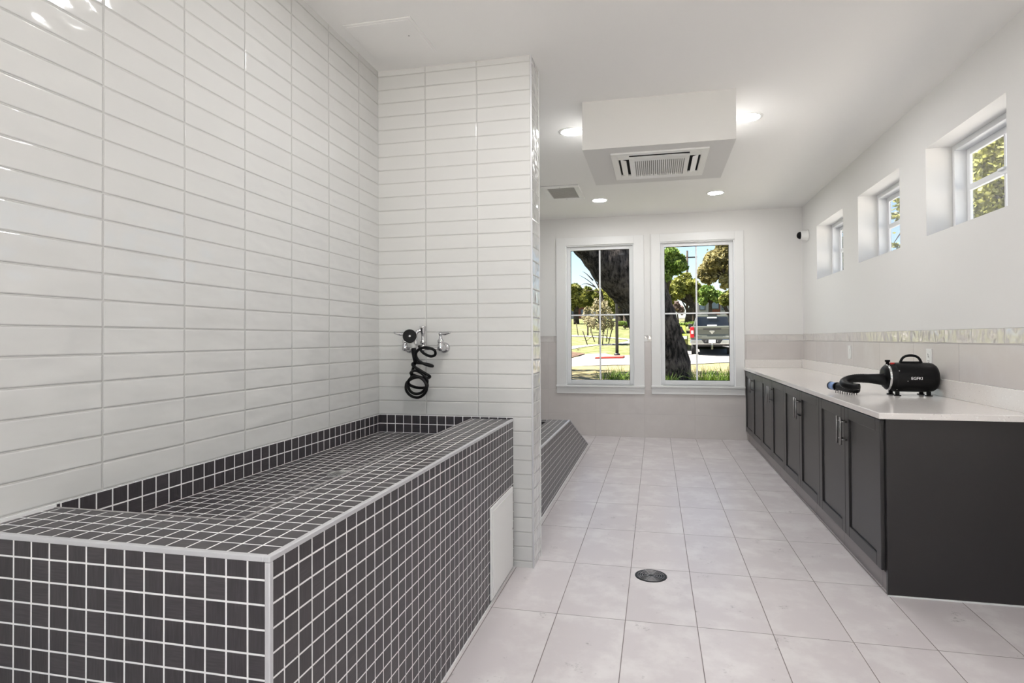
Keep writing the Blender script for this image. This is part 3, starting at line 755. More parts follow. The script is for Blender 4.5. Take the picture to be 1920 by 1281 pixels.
fs = [(j * nx + i, j * nx + i + 1, (j + 1) * nx + i + 1, (j + 1) * nx + i) for j in range(len(ysn) - 1) for i in range(nx - 1)]
b.add(vs, fs); b.add([(2.06, -30, .35), (120, -30, .35), (120, 7.72, .35), (2.06, 7.72, .35)], [(0, 1, 2, 3)])
tag(b.build('lawn', M['lawn']), 'sunny yellow-green lawn rising away outside the windows', 'lawn', kind='structure')

tag(MB().box(2.06, 26, -22, 12, .28, .362).build('side_walk', pm('white_concrete_walk', srgb(201, 198, 194), .8, noise=.06, nscale=.8)), 'pale concrete yard outside the right wall', 'walk', kind='structure')


def strip(name, samples, mat, label, cat, dz):
    b = MB(); n = 7; rows = []
    for u, vf, vn in samples:
        a, c = onground(u, vn), onground(u, vf); r_ = []
        for k in range(n):
            q = a.lerp(c, k / (n - 1)); r_.append((q.x, q.y, zg(q.y) + dz))
        rows.append(r_)
    vs = [q for r_ in rows for q in r_]
    b.add(vs, [(i * n + k, (i + 1) * n + k, (i + 1) * n + k + 1, i * n + k + 1) for i in range(len(rows) - 1) for k in range(n - 1)])
    return tag(b.build(name, mat), label, cat, kind='structure')


strip('driveway', [(700, 676, 694), (1000, 675, 691), (1070, 673, 689), (1085, 669.5, 688), (1100, 664.5, 687), (1135, 663.5, 686), (1150, 667.5, 685.5), (1185, 667, 685.5), (1215, 666.5, 685.5), (1262, 660, 686), (1300, 656, 684), (1340, 655, 681.5), (1400, 655, 680), (1600, 655, 680)], M['conc'], 'pale sunlit concrete driveway outside the far windows', 'driveway', .02)
strip('verge', [(700, 690, 760), (1000, 690.5, 760), (1100, 687.5, 760), (1185, 686, 760), (1262, 686.5, 760), (1400, 681, 760), (1600, 681, 760)], M['dry'], 'dry straw-coloured grass verge between the far windows and the driveway', 'grass verge', .015)
strip('garden_path', [(900, 655, 664), (1070, 650, 656), (1085, 648.5, 653), (1100, 647.5, 650.5), (1120, 646.5, 648.5), (1150, 645, 647.5), (1170, 642.5, 646), (1180, 638.5, 645), (1188, 637, 644)], M['conc'], 'lower branch of the curved pale path on the lawn', 'path', .025)
strip('garden_path', [(900, 622, 626), (1070, 629, 632), (1100, 630, 632), (1130, 632, 634), (1150, 633.5, 635.5), (1170, 635, 637.5), (1188, 637, 640)], M['conc'], 'upper branch of the curved pale path on the lawn', 'path', .03)
strip('mulch_bed', [(1030, 659, 676), (1070, 660, 672), (1082, 662, 668.5), (1096, 663.6, 664.4)], M['mulch'], 'brown mulch bed at the left edge of the driveway', 'mulch bed', .03)
strip('street', [(900, 595.5, 599), (1070, 595.5, 598.5), (1185, 595.5, 598.5), (1243, 595.5, 598.5), (1370, 595.5, 598.5), (1600, 595.5, 599)], M['street'], 'grey street along the top of the lawn', 'street', .03)

rng = np.random.default_rng(7)


def leaf_mesh(name, blobs, n, size, mats, parent, shell=.55, aspect=1.7, droop=0.0):
    """blobs: (centre, (rx, ry, rz)); n leaf quads in all"""
    vol = np.array([b_[1][0] * b_[1][2] for b_ in blobs]); cnt = np.maximum((n * vol / vol.sum()).astype(int), 20); P_ = []
    for (c, r_), k in zip(blobs, cnt):
        # clumpy: twigs inside the blob, leaves around each twig
        tw = max(8, k // 14); d = rng.normal(size=(tw, 3)); d /= np.linalg.norm(d, axis=1)[:, None]
        rad = shell + (1 - shell) * rng.random(tw) ** .6
        tc_ = np.array(c) + d * rad[:, None] * np.array(r_)
        i = rng.integers(0, tw, k); P_.append(tc_[i] + rng.normal(size=(k, 3)) * np.array(r_) * .10)
    P_ = np.concatenate(P_); k = len(P_)
    a = rng.normal(size=(k, 3)); a /= np.linalg.norm(a, axis=1)[:, None]
    b_ = rng.normal(size=(k, 3)); b_ -= a * (a * b_).sum(1)[:, None]; b_ /= np.linalg.norm(b_, axis=1)[:, None]
    s_ = size * (.6 + .8 * rng.random(k))[:, None]; a = a * s_ * aspect / 2; b_ = b_ * s_ / 2
    V = np.stack([P_ - a, P_ + b_, P_ + a, P_ - b_], 1).reshape(-1, 3)
    me = bpy.data.meshes.new(name); me.from_pydata(V.tolist(), [], np.arange(4 * k).reshape(-1, 4).tolist()); me.update()
    me.transform(Matrix.Translation(-parent.location)); me.materials.append(mats)
    o = bpy.data.objects.new(name, me); COL.objects.link(o); o.parent = parent
    return o


def leafmat(name, c1, c2, scale=1.2, trans=.25):
    t = NT(name); P, c = t.pos(); col = t.mix(t.ramp(t.noise(P, scale, 4, .7), .36, .64), c1, c2)
    t.put(t.b.inputs['Base Color'], col); t.b.inputs['Roughness'].default_value = .55; t.b.inputs['Specular IOR Level'].default_value = .25
    tl = t.node('ShaderNodeBsdfTranslucent'); t.put(tl.inputs[0], col); mx = t.node('ShaderNodeMixShader'); mx.inputs[0].default_value = trans
    t.l.new(t.b.outputs[0], mx.inputs[1]); t.l.new(tl.outputs[0], mx.inputs[2]); t.l.new(mx.outputs[0], t.n['Material Output'].inputs[0])
    return t.m


M['bark'] = natural('dark_bark', [srgb(41, 36, 32), srgb(73, 64, 57)], 3, bump=.03, bs=14)
t = NT('furrowed_oak_bark'); P_, c_ = t.pos()
vm = t.node('ShaderNodeVectorMath', operation='MULTIPLY'); t.put(vm.inputs[0], P_); vm.inputs[1].default_value = (17, 17, 6)
hh = t.math('ADD', t.noise(vm.outputs[0], 1.0, 7, .72), t.math('MULTIPLY', t.noise(P_, 3.5, 3, .6), .5))
t.put(t.b.inputs['Base Color'], t.mix(t.ramp(hh, .62, .92), srgb(24, 22, 22), srgb(84, 78, 75))); t.b.inputs['Roughness'].default_value = .95; t.b.inputs['Specular IOR Level'].default_value = .1
t.bump(hh, 1.0, .05); M['oakbark'] = t.m
LM = {'olive': leafmat('olive_oak_leaves', srgb(99, 91, 50), srgb(157, 148, 104)), 'green': leafmat('fresh_green_leaves', srgb(81, 107, 42), srgb(134, 152, 81)),
      'mid': leafmat('mid_green_leaves', srgb(78, 85, 32), srgb(139, 138, 71)), 'yellow': leafmat('yellow_green_leaves', srgb(99, 103, 43), srgb(157, 157, 86)),
      'tan': leafmat('pale_budding_leaves', srgb(139, 131, 97), srgb(162, 153, 126)), 'dark': leafmat('dark_green_leaves', srgb(42, 49, 21), srgb(83, 89, 42)),
      'pink': leafmat('pink_blossom', srgb(139, 118, 113), srgb(157, 142, 134)), 'strap': leafmat('strap_leaves', srgb(47, 76, 15), srgb(104, 125, 42), 6)}


def tree(label, Y, base, blobs, lm, n=5000, size=.22, trunk=None, limbs=(), r0=.16, name='tree', cat='tree', group=None):
    """base: pixel of the trunk foot; blobs: (u, v, ru, rv) in pixels at depth Y"""
    k = Y / F; p = at(base[0], base[1], 'y', Y); p.z = zg(Y) - .02
    e = empty(name, p, label, cat, group)
    bl = []
    for q in blobs:
        c = at(q[0], q[1], 'y', Y + (q[4] if len(q) > 4 else 0)); rr = (q[2] * k, (q[2] + q[3]) / 2 * k, q[3] * k)
        bl.append((tuple(c), tuple(x * .86 for x in rr)))
        for _ in range(5):
            d_ = rng.normal(size=3); d_ /= np.linalg.norm(d_); fr = rng.uniform(.25, .42)
            bl.append((tuple(c[i] + d_[i] * rr[i] * .78 for i in range(3)), tuple(x * fr for x in rr)))
    pts = [p] + [at(u, v, 'y', Y) for u, v in (trunk or [])]
    if not trunk: pts = [p, p.lerp(Vector(bl[0][0]), .5), Vector(bl[0][0])]
    b = MB().tube(pts, [r0 * (1 - .55 * i / (len(pts) - 1)) for i in range(len(pts))], 10, sub=4)
    for (c, r_) in bl[::3]: b.tube([pts[-1] if len(pts) < 3 else pts[-2], pts[-1].lerp(Vector(c), .5) + Vector((0, 0, -.1 * r_[2])), Vector(c)], [r0 * .42, r0 * .3, r0 * .12], 7, sub=3)
    for l in limbs: b.tube([at(u, v, 'y', Y) for u, v in l], [r0 * .4] + [r0 * .2] * (len(l) - 2) + [r0 * .06], 7, sub=3)
    b.build('trunk', M['bark'], e)
    if lm: leaf_mesh('foliage', bl, int(n * 2.6), size * .54, LM[lm], e, .42)
    return e


# the great leaning oak just outside
tp = [(1252, 742, 11.3), (1249, 713, 11.3), (1239, 650, 11.2), (1219, 590, 11.1), (1200, 545, 11.0), (1172, 512, 10.9), (1132, 472, 10.8), (1088, 430, 10.7), (1030, 380, 10.7)]
tr_ = [.62, .50, .445, .44, .49, .52, .44, .36, .28]
pts = [at(u, v, 'y', y) for u, v, y in tp]; pts[0].z = .30
oak = empty('oak_tree', (pts[0].x, pts[0].y, .33), 'huge dark leaning oak trunk just outside, crossing both far windows', 'tree')
b = MB(); P2, R2 = smooth(pts, tr_, 8); b.tube(P2, [r_ * (1 + .02 * math.sin(i * 1.7) + .02 * math.sin(i * .6)) for i, r_ in enumerate(R2)], 28)
q = [at(1205, 548, 'y', 11.05), at(1206, 505, 'y', 11.2), at(1208, 455, 'y', 11.5), at(1225, 395, 'y', 12.0)]
b.tube(q, [.36, .30, .26, .20], 18, sub=5)
top = pts[-1]
cb = [((-4.2, 11.0, 6.6), (2.6, 2.4, 1.2)), ((-1.0, 11.6, 7.2), (2.8, 2.4, 1.3)), ((2.2, 12.2, 6.9), (2.6, 2.3, 1.2)), ((.4, 14.2, 7.4), (2.8, 2.0, 1.2)), ((-3.0, 14.0, 7.0), (2.4, 2.0, 1.2)), ((4.8, 12.6, 6.4), (1.8, 1.8, 1.0)), ((-7.4, 11.6, 6.2), (2.4, 2.2, 1.1)), ((-6.4, 14.4, 6.8), (2.4, 2.0, 1.1)), ((-9.6, 13.4, 6.4), (2.2, 2.2, 1.1))]
for c, r_ in cb: b.tube([q[-1] if c[0] > -.6 else top, Vector(c) + Vector((0, 0, -.9)), Vector(c)], [.16, .10, .04], 8, sub=4)
b.build('trunk', M['oakbark'], oak)
leaf_mesh('foliage', cb, 13000, .15, LM['dark'], oak)

tree('round olive-green tree at the left edge of the left far window', 58, (1081, 599), [(1078, 548, 15, 17), (1092, 560, 18, 18), (1070, 568, 12, 14), (1102, 548, 9, 9)], 'mid', 4600, .42, [(1080, 588), (1083, 574), (1086, 562)], [[(1081, 585), (1072, 578), (1066, 570)], [(1082, 580), (1092, 570)]], .30)
tree('spreading yellow-green tree right of centre in the left far window', 62, (1128, 598), [(1118, 562, 17, 20), (1138, 558, 17, 20), (1150, 572, 15, 14), (1106, 572, 12, 12)], 'yellow', 5200, .42, [(1128, 590), (1127, 578), (1126, 565)], (), .28)
tree('dark-trunked tree behind the lamp post', 54, (1164, 607), [(1160, 560, 14, 16), (1176, 556, 14, 20), (1190, 566, 14, 18)], 'mid', 3600, .40, [(1163.5, 590), (1163, 575), (1162, 562)], (), .32)
tree('second dark trunk just right of the lamp post', 52, (1176, 607), [(1182, 552, 16, 14), (1196, 560, 14, 16)], 'mid', 2600, .40, [(1175, 592), (1178, 576), (1181, 560)], (), .36)
br = tree('bare leafless grey tree against the sky in the left far window', 50, (1133, 606), [], None, 0, .2, [(1132, 580), (1128, 552), (1122, 534)],
          [[(1130, 560), (1116, 538), (1100, 524), (1086, 516)], [(1126, 546), (1112, 518), (1104, 505), (1098, 499)], [(1124, 538), (1118, 520), (1117, 506)], [(1116, 538), (1100, 532), (1090, 534)], [(1112, 526), (1100, 514), (1092, 509)], [(1128, 552), (1112, 545), (1100, 546), (1092, 542)], [(1122, 536), (1126, 520), (1122, 508)]], .17)
s1 = tree('pale budding sapling held by wooden stakes on the lawn', 36, (1124, 652), [(1118, 580, 14, 18), (1106, 604, 15, 14), (1134, 588, 14, 26), (1130, 612, 13, 12), (1145, 606, 8, 12)], 'tan', 1500, .12, [(1124, 632), (1125, 612), (1126, 590)], [[(1124, 620), (1112, 606), (1104, 596)], [(1125, 612), (1136, 600), (1140, 584)]], .07, 'sapling', 'sapling')
s2 = tree('smaller pale sapling farther up the lawn on the left', 43, (1102, 626), [(1098, 594, 8, 10), (1106, 600, 8, 10), (1101, 582, 7, 8)], 'tan', 1100, .14, [(1102, 612), (1101, 600), (1100, 590)], (), .06, 'sapling', 'sapling')
stk = [((1093, 622), (1102, 651.5), 36, 'dark leaning stake, frontmost left one around the pale sapling'), ((1108, 621), (1115.5, 641), 38, 'dark leaning stake behind the frontmost left stake of the sapling'),
       ((1131, 622), (1129.5, 652), 36, 'near-upright dark stake at the foot of the pale sapling'), ((1139.5, 618), (1136.5, 642), 38, 'pale-lit stake right behind the pale sapling'),
       ((1149, 611), (1140.5, 649), 36.5, 'tall leaning stake right of the pale sapling beside the lamp post'), ((1080.5, 607), (1084.5, 622), 43, 'lone short stake far left on the lawn'), ((1103.5, 607), (1102, 626), 43, 'short dark stake beside the smaller sapling')]
for (a, c, y, lb) in stk:
    A_, B_ = at(a[0], a[1], 'y', y - .2), at(c[0], c[1], 'y', y); B_.z = zg(y) - .05
    e = empty('wooden_stake', B_, lb, 'stake', 'stakes around the young trees')
    MB().tube([B_, A_], [.028, .032], 8).build('shaft', M['bark'], e)
    MB().tube([A_, A_ + (A_ - B_).normalized() * .05], [.032, .012], 8).build('tip', M['bark'], e)
for i, (a, c, lb) in enumerate([((1100, 639), (1111, 630), 'thin cross brace between the two left stakes'), ((1129, 621), (1142, 637), 'thin cross brace between the two right stakes')]):
    tag(MB().tube([at(a[0], a[1], 'y', 36.6), at(c[0], c[1], 'y', 36.6)], .016, 8).build('brace', M['bark']), lb, 'brace', 'braces of the young tree')

# lamp post, red kerb
lp = onground(1157, 667); M['lamppost'] = pm('black_lamp_post_paint', (.012, .012, .013, 1), .4)
e = empty('street_lamp', lp, 'tall black lamp post standing by the driveway beyond the left window', 'street lamp')
MB().lathe(lp, (0, 0, 1), [(.002, 0), (.15, 0), (.15, .09), (.12, .11), (.09, .12)], 20).build('base', M['lamppost'], e)
MB().tube([lp + Vector((0, 0, .1)), lp + Vector((0, 0, 5.6))], [.082, .062], 16).build('pole', M['lamppost'], e)
MB().lathe(lp + Vector((0, 0, 5.6)), (0, 0, 1), [(.002, 0), (.07, 0), (.34, .06), (.36, .10), (.10, .20), (.002, .22)], 20).build('lamp_head', M['lamppost'], e)
ra, rb = onground(1115, 674), onground(1168, 673); dv = (rb - ra)
b = MB().prism([(ra.x, ra.y), (rb.x, rb.y), (rb.x - .02, rb.y + 2.0), (ra.x + .35, ra.y + 1.6)], 'z', .36, .445)
tag(b.build('curb_ramp', pm('red_kerb_paint', srgb(185, 65, 54), .6, noise=.1), None, .03), 'bright red painted kerb at the foot of the lamp post', 'kerb')

# window 2 view
tree('bright green tree at the upper left of the right far window', 46, (1250, 612), [(1258, 478, 19, 14), (1268, 500, 20, 16), (1246, 516, 14, 18), (1277, 486, 9, 9), (1240, 490, 16, 16)], 'green', 5200, .30, [(1249, 580), (1250, 545), (1254, 515)], (), .26)
tree('low yellow-green tree in the middle of the right far window', 56, (1290, 608), [(1272, 542, 21, 20), (1296, 538, 14, 16), (1256, 556, 14, 14), (1284, 522, 11, 9), (1308, 552, 12, 14)], 'yellow', 6200, .38, [(1292, 592), (1297, 574), (1293, 556)], [[(1292, 590), (1284, 574), (1276, 560)]], .36)
tree('second dark trunk behind the low yellow-green tree', 58, (1300, 604), [(1306, 544, 12, 14), (1314, 556, 10, 10)], 'mid', 1800, .38, [(1300, 586), (1302, 568), (1304, 552)], (), .34)
tree('large olive-brown oak filling the upper right of the right far window', 40, (1392, 622), [(1342, 492, 24, 24), (1358, 470, 18, 14), (1330, 518, 16, 15), (1362, 520, 14, 24), (1316, 508, 8, 14), (1386, 490, 26, 36), (1398, 540, 20, 20)], 'olive', 11500, .24, [(1388, 580), (1380, 545), (1366, 515)], [[(1380, 545), (1352, 520), (1335, 505)]], .34)
tree('small fresh green tree right of centre behind the pickup', 52, (1332, 600), [(1328, 548, 17, 12), (1346, 556, 16, 11), (1318, 564, 9, 8)], 'green', 3000, .32, [(1332, 585), (1332, 570), (1334, 556)], (), .20)
tree('thin leafy tree behind the pickup at the right window edge', 48, (1366, 600), [(1358, 562, 9, 10), (1372, 556, 12, 14)], 'mid', 1600, .28, [(1364, 588), (1360, 576), (1358, 564)], [[(1364, 586), (1356, 577), (1351, 570)]], .18)
tree('pale pink blossoming shrub behind the trunk in the right far window', 60, (1272, 600), [(1268, 574, 8, 10), (1276, 582, 7, 9)], 'pink', 1100, .28, None, (), .08, 'shrub', 'shrub')
tree('low green hedge shrub on the lawn left of the pickup', 48, (1283, 613), [(1280, 609, 12, 3.2), (1296, 608, 9, 3)], 'green', 1500, .22, [(1283, 611)], (), .05, 'shrub', 'shrub')
tree('low green shrub at the foot of the dark trunks by the lamp post', 50, (1172, 609), [(1166, 606, 9, 3), (1180, 607, 10, 3.4)], 'green', 1300, .22, [(1172, 608)], (), .05, 'shrub', 'shrub')
tree('dark low shrub below the pale sapling', 46, (1108, 614), [(1108, 609, 8, 4)], 'dark', 500, .22, [(1108, 611)], (), .05, 'shrub', 'shrub')
tree('dry tan grass tuft in the mulch bed', 33, (1086, 662), [(1086, 659, 6, 3.5)], 'tan', 400, .10, [(1086, 660)], (), .03, 'shrub', 'shrub')
up_ = at(1288.5, 600, 'y', 70); up_.z = zg(70)
e = empty('utility_pole', up_, 'slim dark utility pole above the trees in the right far window', 'pole')
tpz = at(1288.5, 470, 'y', 70)
MB().tube([up_, tpz], [.16, .11], 12).build('pole', M['bark'], e)
MB().obox(tpz + Vector((0, 0, -.8)), (1.1, 0, 0), (0, .06, 0), (0, 0, .07)).build('crossarm', M['bark'], e)

# trees beyond the right wall
def wtree(label, base, blobs, lm, n, size, r0=.2):
    e = empty('tree', (base[0], base[1], .33), label, 'tree'); p = Vector((base[0], base[1], .33)); c0 = Vector(blobs[0][0])
    b = MB().tube([p, p.lerp(c0, .45) + Vector((.2, .1, 0)), c0 + Vector((0, 0, -.4))], [r0, r0 * .75, r0 * .5], 12, sub=5)
    for c, r_ in blobs:
        c = Vector(c)
        for k in range(3): b.tube([c0.lerp(p, .25), c0.lerp(c, .5), c + Vector(((k - 1) * r_[0] * .6, (1 - k) * r_[1] * .5, r_[2] * .5))], [r0 * .45, r0 * .25, r0 * .06], 7, sub=4)
    b.build('trunk', M['bark'], e); leaf_mesh('foliage', blobs, n, size, LM[lm], e, .35)
    return e


wtree('leafy olive-green tree filling the nearest small high window', (10.4, 20.2), [((9.6, 19.8, 5.4), (1.9, 2.0, 1.5)), ((9.2, 20.9, 4.8), (1.3, 1.6, 1.5)), ((10.6, 20.0, 4.0), (1.6, 1.8, 1.2)), ((9.9, 18.6, 6.2), (1.4, 1.4, .9)), ((9.1, 20.8, 6.2), (1.0, 1.2, .8))], 'yellow', 30000, .095, .24)
wtree('dark green tree seen through the farthest small high window', (7.3, 26.6), [((7.2, 25.8, 4.3), (1.0, 1.9, 1.2)), ((7.6, 27.4, 3.6), (1.2, 1.6, 1.4)), ((7.0, 24.6, 3.6), (.9, 1.4, 1.0)), ((6.7, 26.0, 4.2), (.9, 1.6, 1.2))], 'dark', 14000, .10)
wtree('sparse tree whose branch tips show in the middle small high window', (9.7, 25.0), [((9.3, 24.8, 5.9), (.5, .5, .25)), ((9.2, 24.6, 4.7), (.5, .5, .18)), ((9.6, 25.0, 6.5), (.6, .6, .28))], 'mid', 900, .09, .14)

# strap-leaved clumps under the windows
def clump(u, y, label, seed, h=.42):
    r_ = random.Random(seed); p = at(u, 700, 'y', y); p.z = .34
    e = empty('grass_clump', p, label, 'plant', 'strap-leaf clumps outside the far windows'); b = MB()
    for k in range(46):
        a = r_.uniform(0, 2 * PI); L_ = h * r_.uniform(.7, 1.25); lean = r_.uniform(.15, .75); w = .010
        d = Vector((math.cos(a), math.sin(a), 0)); s_ = Vector((-d.y, d.x, 0)); q = p + d * r_.uniform(0, .07); vs = []
        for i in range(5):
            t_ = i / 4; c = q + d * (lean * L_ * t_ * t_) + Vector((0, 0, L_ * (t_ - .35 * lean * t_ ** 3))); ww = w * (1 - .85 * t_)
            vs += [c - s_ * ww, c + s_ * ww + Vector((0, 0, .002))]
        b.add(vs, [(2 * i, 2 * i + 1, 2 * i + 3, 2 * i + 2) for i in range(4)], 0, True)
    b.build('blades', LM['strap'], e)


for i, (u, y) in enumerate([(1132, 9.4), (1146, 10.2), (1157, 9.5), (1168, 10.3), (1180, 9.6)]): clump(u, y, 'green strap-leaved clump low in the right half of the left far window', i)
for i, (u, y) in enumerate([(1243, 9.3), (1252, 9.6), (1260, 9.4)]): clump(u, y, 'green strap-leaved clump at the foot of the great oak trunk', 20 + i, .34)
for i, (u, y) in enumerate([(1310, 10.5), (1322, 9.7), (1334, 10.4), (1346, 9.7), (1357, 10.4), (1368, 9.7)]): clump(u, y, 'green strap-leaved clump low in the right half of the right far window', 40 + i)

# houses beyond the street
M['stucco'] = pm('white_stucco', srgb(133, 131, 131), .8); M['brick'] = pm('red_brick', srgb(99, 53, 36), .85, noise=.15, nscale=3); M['roofg'] = pm('grey_roof', srgb(64, 63, 61), .8)
M['dglass'] = pm('dark_window_glass', srgb(92, 104, 118), .1); M['wframe'] = pm('dark_window_frame', srgb(60, 62, 66), .5)


def house(label, Y, u0, u1, vtop, wallm, wins, name='house', depth=8, roof=True):
    a, c = at(u0, vtop, 'y', Y), at(u1, vtop, 'y', Y); z0 = zg(Y); zt = (a.z + c.z) / 2
    e = empty(name, ((a.x + c.x) / 2, Y, z0), label, 'house')
    MB().box(a.x, c.x, Y, Y + depth, z0, zt).build('wall', wallm, e)
    if roof: MB().prism([(a.x, zt), (c.x, zt), (c.x - .6, zt + .6), (a.x + .6, zt + .6)], 'y', Y - .4, Y + depth + .4).build('roof', M['roofg'], e)
    for (p, q, r_, s_) in wins:
        A_, B_ = at(p, r_, 'y', Y), at(q, s_, 'y', Y)
        f = MB().box(A_.x, B_.x, Y - .08, Y + .02, B_.z, A_.z).build('window', M['wframe'], e)
        w = .12; MB().box(A_.x + w, B_.x - w, Y - .10, Y - .08, B_.z + w, A_.z - w).build('pane', M['dglass'], f)


house('white house at the left behind the trees of the left far window', 80, 1040, 1084, 564, M['stucco'], [(1071, 1076, 580, 590), (1078.5, 1083, 580, 590)])
house('red brick house bay between the two white houses on the left', 80, 1084.5, 1100, 564, M['brick'], [(1089, 1095, 580, 590)])
house('white house behind the pale sapling of the left far window', 80, 1100.5, 1152, 562, M['stucco'], [(1112, 1117, 574, 584), (1126, 1131, 574, 584), (1147, 1151, 575, 584)])
house('white house front left of the brick bay in the right far window', 80, 1302, 1330, 553, M['stucco'], [(1311, 1323, 561, 582)])
house('brick bay with a wide window in the right far window', 80, 1330.5, 1350, 555, M['brick'], [(1332, 1348.5, 560, 580)])
house('white house front right of the brick bay in the right far window', 80, 1350.5, 1420, 554, M['stucco'], [(1352.5, 1363, 563, 582), (1375, 1385, 563, 582)])


# vehicles
def wheel(e, x, y, z, r_, w, s, tire, rim):
    c = Vector((x, y, z))
    t_ = MB().lathe(c - Vector((w / 2, 0, 0)), (1, 0, 0), [(r_ * .6, 0), (r_ * .94, 0), (r_, w * .12), (r_, w * .88), (r_ * .94, w), (r_ * .6, w)], 28).build('wheel', tire, e, local=True)
    b = MB().lathe(c + Vector((s * w * .32, 0, 0)), (s, 0, 0), [(r_ * .61, 0), (r_ * .58, w * .10), (r_ * .2, w * .08), (.002, w * .10)], 24)
    for k in range(6):
        a = k * PI / 3; b.obox(c + Vector((s * w * .42, math.cos(a) * r_ * .36, math.sin(a) * r_ * .36)), (.012, 0, 0), (0, math.cos(a) * r_ * .22, math.sin(a) * r_ * .22), (0, -math.sin(a) * .04, math.cos(a) * .04))
    b.build('rim', rim, t_, local=True)


M['tire'] = pm('tyre_rubber', (.012, .012, .012, 1), .8); M['rimm'] = pm('alloy_rim', (.6, .6, .6, 1), .3, .9)
M['gunmetal'] = pm('grey_green_metallic_paint', srgb(99, 101, 92), .3, .35); M['tint'] = pm('dark_tinted_glass', srgb(34, 42, 56), .06); M['tail'] = pm('red_tail_lens', srgb(190, 24, 36), .2)
M['trimb'] = pm('black_trim', (.015, .015, .016, 1), .5); M['limepaint'] = pm('yellow_green_car_paint', srgb(112, 119, 53), .25, .2)
tc_ = at(1335.5, 667, 'y', 29.6); tc_.z = .372
yaw = math.atan2(tc_.x, tc_.y)
pk = empty('pickup_truck', tc_, 'grey-green pickup truck seen from behind on the driveway', 'pickup truck', rz=-yaw)
W2_ = 1.02
MB().prism([(-W2_, .62), (W2_, .62), (W2_, 1.20), (W2_ - .05, 1.46), (-W2_ + .05, 1.46), (-W2_, 1.20)], 'y', .06, 2.2).build('bed', M['gunmetal'], pk, .04, local=True)
tg = MB().prism([(0.0, .83), (.09, .83), (.09, 1.43), (-.02, 1.43), (-.03, 1.36), (.015, 1.30), (.02, 1.06), (-.01, .90)], 'x', -.82, .82).build('tailgate', M['gunmetal'], pk, .012, local=True)
MB().box(-.42, .42, -.035, .02, 1.275, 1.325).build('handle_recess', M['trimb'], tg, .01, local=True)
b = MB().prism([(-.085, 1.205), (-.06, 1.235), (.06, 1.235), (.085, 1.205), (.05, 1.10), (0, 1.055), (-.05, 1.10)], 'y', -.012, .018)
b.obox((-.085, .003, 1.19), (.026, 0, .02), (0, .012, 0), (.02, 0, -.034)).obox((.085, .003, 1.19), (.026, 0, -.02), (0, .012, 0), (.02, 0, .034))
b.build('emblem', M['chrome'], tg, .004, local=True)
MB().box(-.80, -.48, -.008, .02, .905, .935).build('script_badge', M['chrome'], tg, local=True); MB().box(.48, .80, -.008, .02, .905, .935).build('script_badge', M['chrome'], tg, local=True)
for s in (-1, 1):
    tl_ = MB().prism([(s * .83, .90), (s * 1.025, .88), (s * 1.03, 1.40), (s * .84, 1.40)], 'y', -.01, .22).build('tail_light', M['tail'], pk, .02, local=True)
    MB().prism([(s * .87, 1.08), (s * .98, 1.08), (s * .98, 1.24), (s * .87, 1.24)], 'y', -.018, -.008).build('reverse_lens', M['wplast'], tl_, local=True)
bp = MB().prism([(-1.0, .56), (1.0, .56), (1.03, .66), (1.0, .80), (-1.0, .80), (-1.03, .66)], 'y', -.16, .10).build('rear_bumper', pm('chrome_bumper', (.62, .63, .64, 1), .18, 1.0), pk, .03, local=True)
MB().prism([(-.50, .80), (.50, .80), (.36, .60), (-.36, .60)], 'y', -.168, -.15).build('plate_recess', M['trimb'], bp, .01, local=True)
MB().box(-.155, .155, -.178, -.166, .635, .785).build('license_plate', M['white_ink'], bp, .004, local=True)
for s in (-1, 1): MB().lathe((s * .27, -.165, .70), (0, -1, 0), [(.04, 0), (.04, .012), (.002, .014)], 14).build('bumper_button', M['trimb'], bp, local=True)
cab_ = MB().prism([(-.98, .7), (.98, .7), (.96, 1.46), (.80, 2.02), (.70, 2.08), (-.70, 2.08), (-.80, 2.02), (-.96, 1.46)], 'y', 2.2, 4.2).build('cab', M['gunmetal'], pk, .05, local=True)
MB().prism([(-.86, 1.46), (.86, 1.46), (.76, 1.93), (.70, 1.97), (-.70, 1.97), (-.76, 1.93)], 'y', 2.17, 2.22).build('rear_window', M['tint'], cab_, .01, local=True)
MB().box(-.24, .24, 2.15, 2.185, 1.50, 1.56).box(-.24, .24, 2.15, 2.185, 1.90, 1.96).build('window_slider', M['wplast'], cab_, local=True)
MB().box(-.22, .22, 2.18, 2.26, 2.07, 2.12).build('brake_light', M['trimb'], cab_, .01, local=True)
MB().prism([(4.2, .7), (6.0, .7), (6.0, 1.25), (5.8, 1.35), (4.2, 1.42)], 'x', -.95, .95).build('hood', M['gunmetal'], pk, .05, local=True)
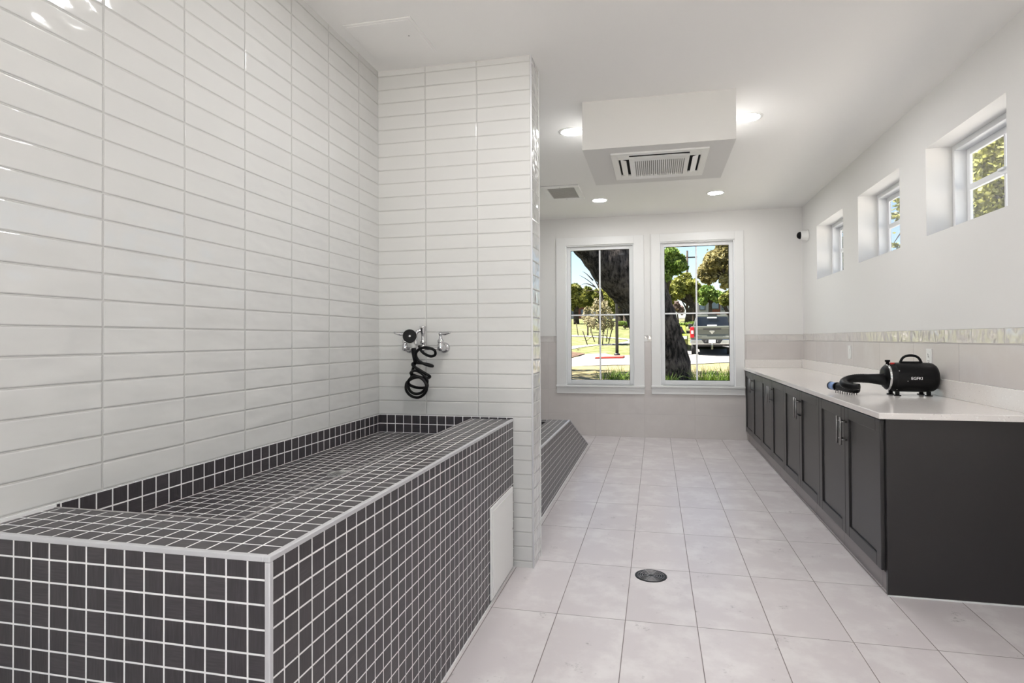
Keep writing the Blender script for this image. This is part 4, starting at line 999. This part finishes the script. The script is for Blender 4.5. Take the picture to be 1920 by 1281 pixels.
for s in (-1, 1):
    MB().obox((s * 1.14, 3.9, 1.52), (.11, 0, 0), (0, .05, 0), (0, 0, .14)).obox((s * 1.0, 3.95, 1.44), (.06, 0, 0), (0, .03, 0), (0, 0, .03)).build('mirror', M['trimb'], pk, .02, local=True)
    for y in (1.15, 4.95): wheel(pk, s * .85, y, .40, .41, .30, s, M['tire'], M['rimm'])
MB().box(-.8, .8, .2, 5.6, .46, .64).build('chassis', M['trimb'], pk, local=True)
h = MB().box(-.05, .05, -.22, .2, .46, .54).lathe((0, -.20, .54), (0, 0, 1), [(.03, 0), (.02, .05), (.04, .08), (.045, .10), (.03, .13), (.002, .135)], 14).obox((0, -.16, .42), (.04, 0, 0), (0, .03, 0), (0, 0, .10)).build('tow_hitch', M['chrome'], pk, local=True)
MB().tube([(.45, .3, .50), (.7, .05, .46), (.85, -.02, .45)], .05, 12, sub=4).build('exhaust_pipe', M['rimm'], pk, local=True)
# car half hidden behind the trunk
cp = onground(1276, 659.5); cp.z += .02
ca = empty('car', cp, 'yellow-green car half hidden behind the oak trunk', 'car', rz=.03)
prof = [(.2, .35), (.1, .55), (.12, .86), (.9, .95), (1.5, 1.40), (2.9, 1.42), (3.6, .98), (4.3, .86), (4.45, .55), (4.4, .30)]
o1 = MB().prism([(y - .1, z) for y, z in prof], 'x', -1.35, .40).build('body', M['limepaint'], ca, .06, local=True)
MB().prism([(.92, .98), (1.52, 1.36), (2.82, 1.38), (3.4, 1.0)], 'x', -1.30, .405).prism([(-1.18, .98), (.24, .98), (.12, 1.33), (-1.06, 1.33)], 'y', .60, 1.35).build('glasshouse', M['tint'], ca, .02, local=True)
for y in (.85, 3.55):
    for s, x in ((1, .30), (-1, -1.25)): wheel(ca, x, y, .32, .33, .22, s, M['tire'], M['rimm'])
for s, x in ((1, .50), (-1, -1.45)): MB().obox((x, 1.2, 1.02), (.10, 0, 0), (0, .06, 0), (0, 0, .075)).build('mirror', M['trimb'], ca, .02, local=True)
for x in (-1.15, .2): MB().obox((x, .0, .72), (.14, 0, 0), (0, .03, 0), (0, 0, .07)).build('headlight', M['wplast'], ca, .01, local=True)
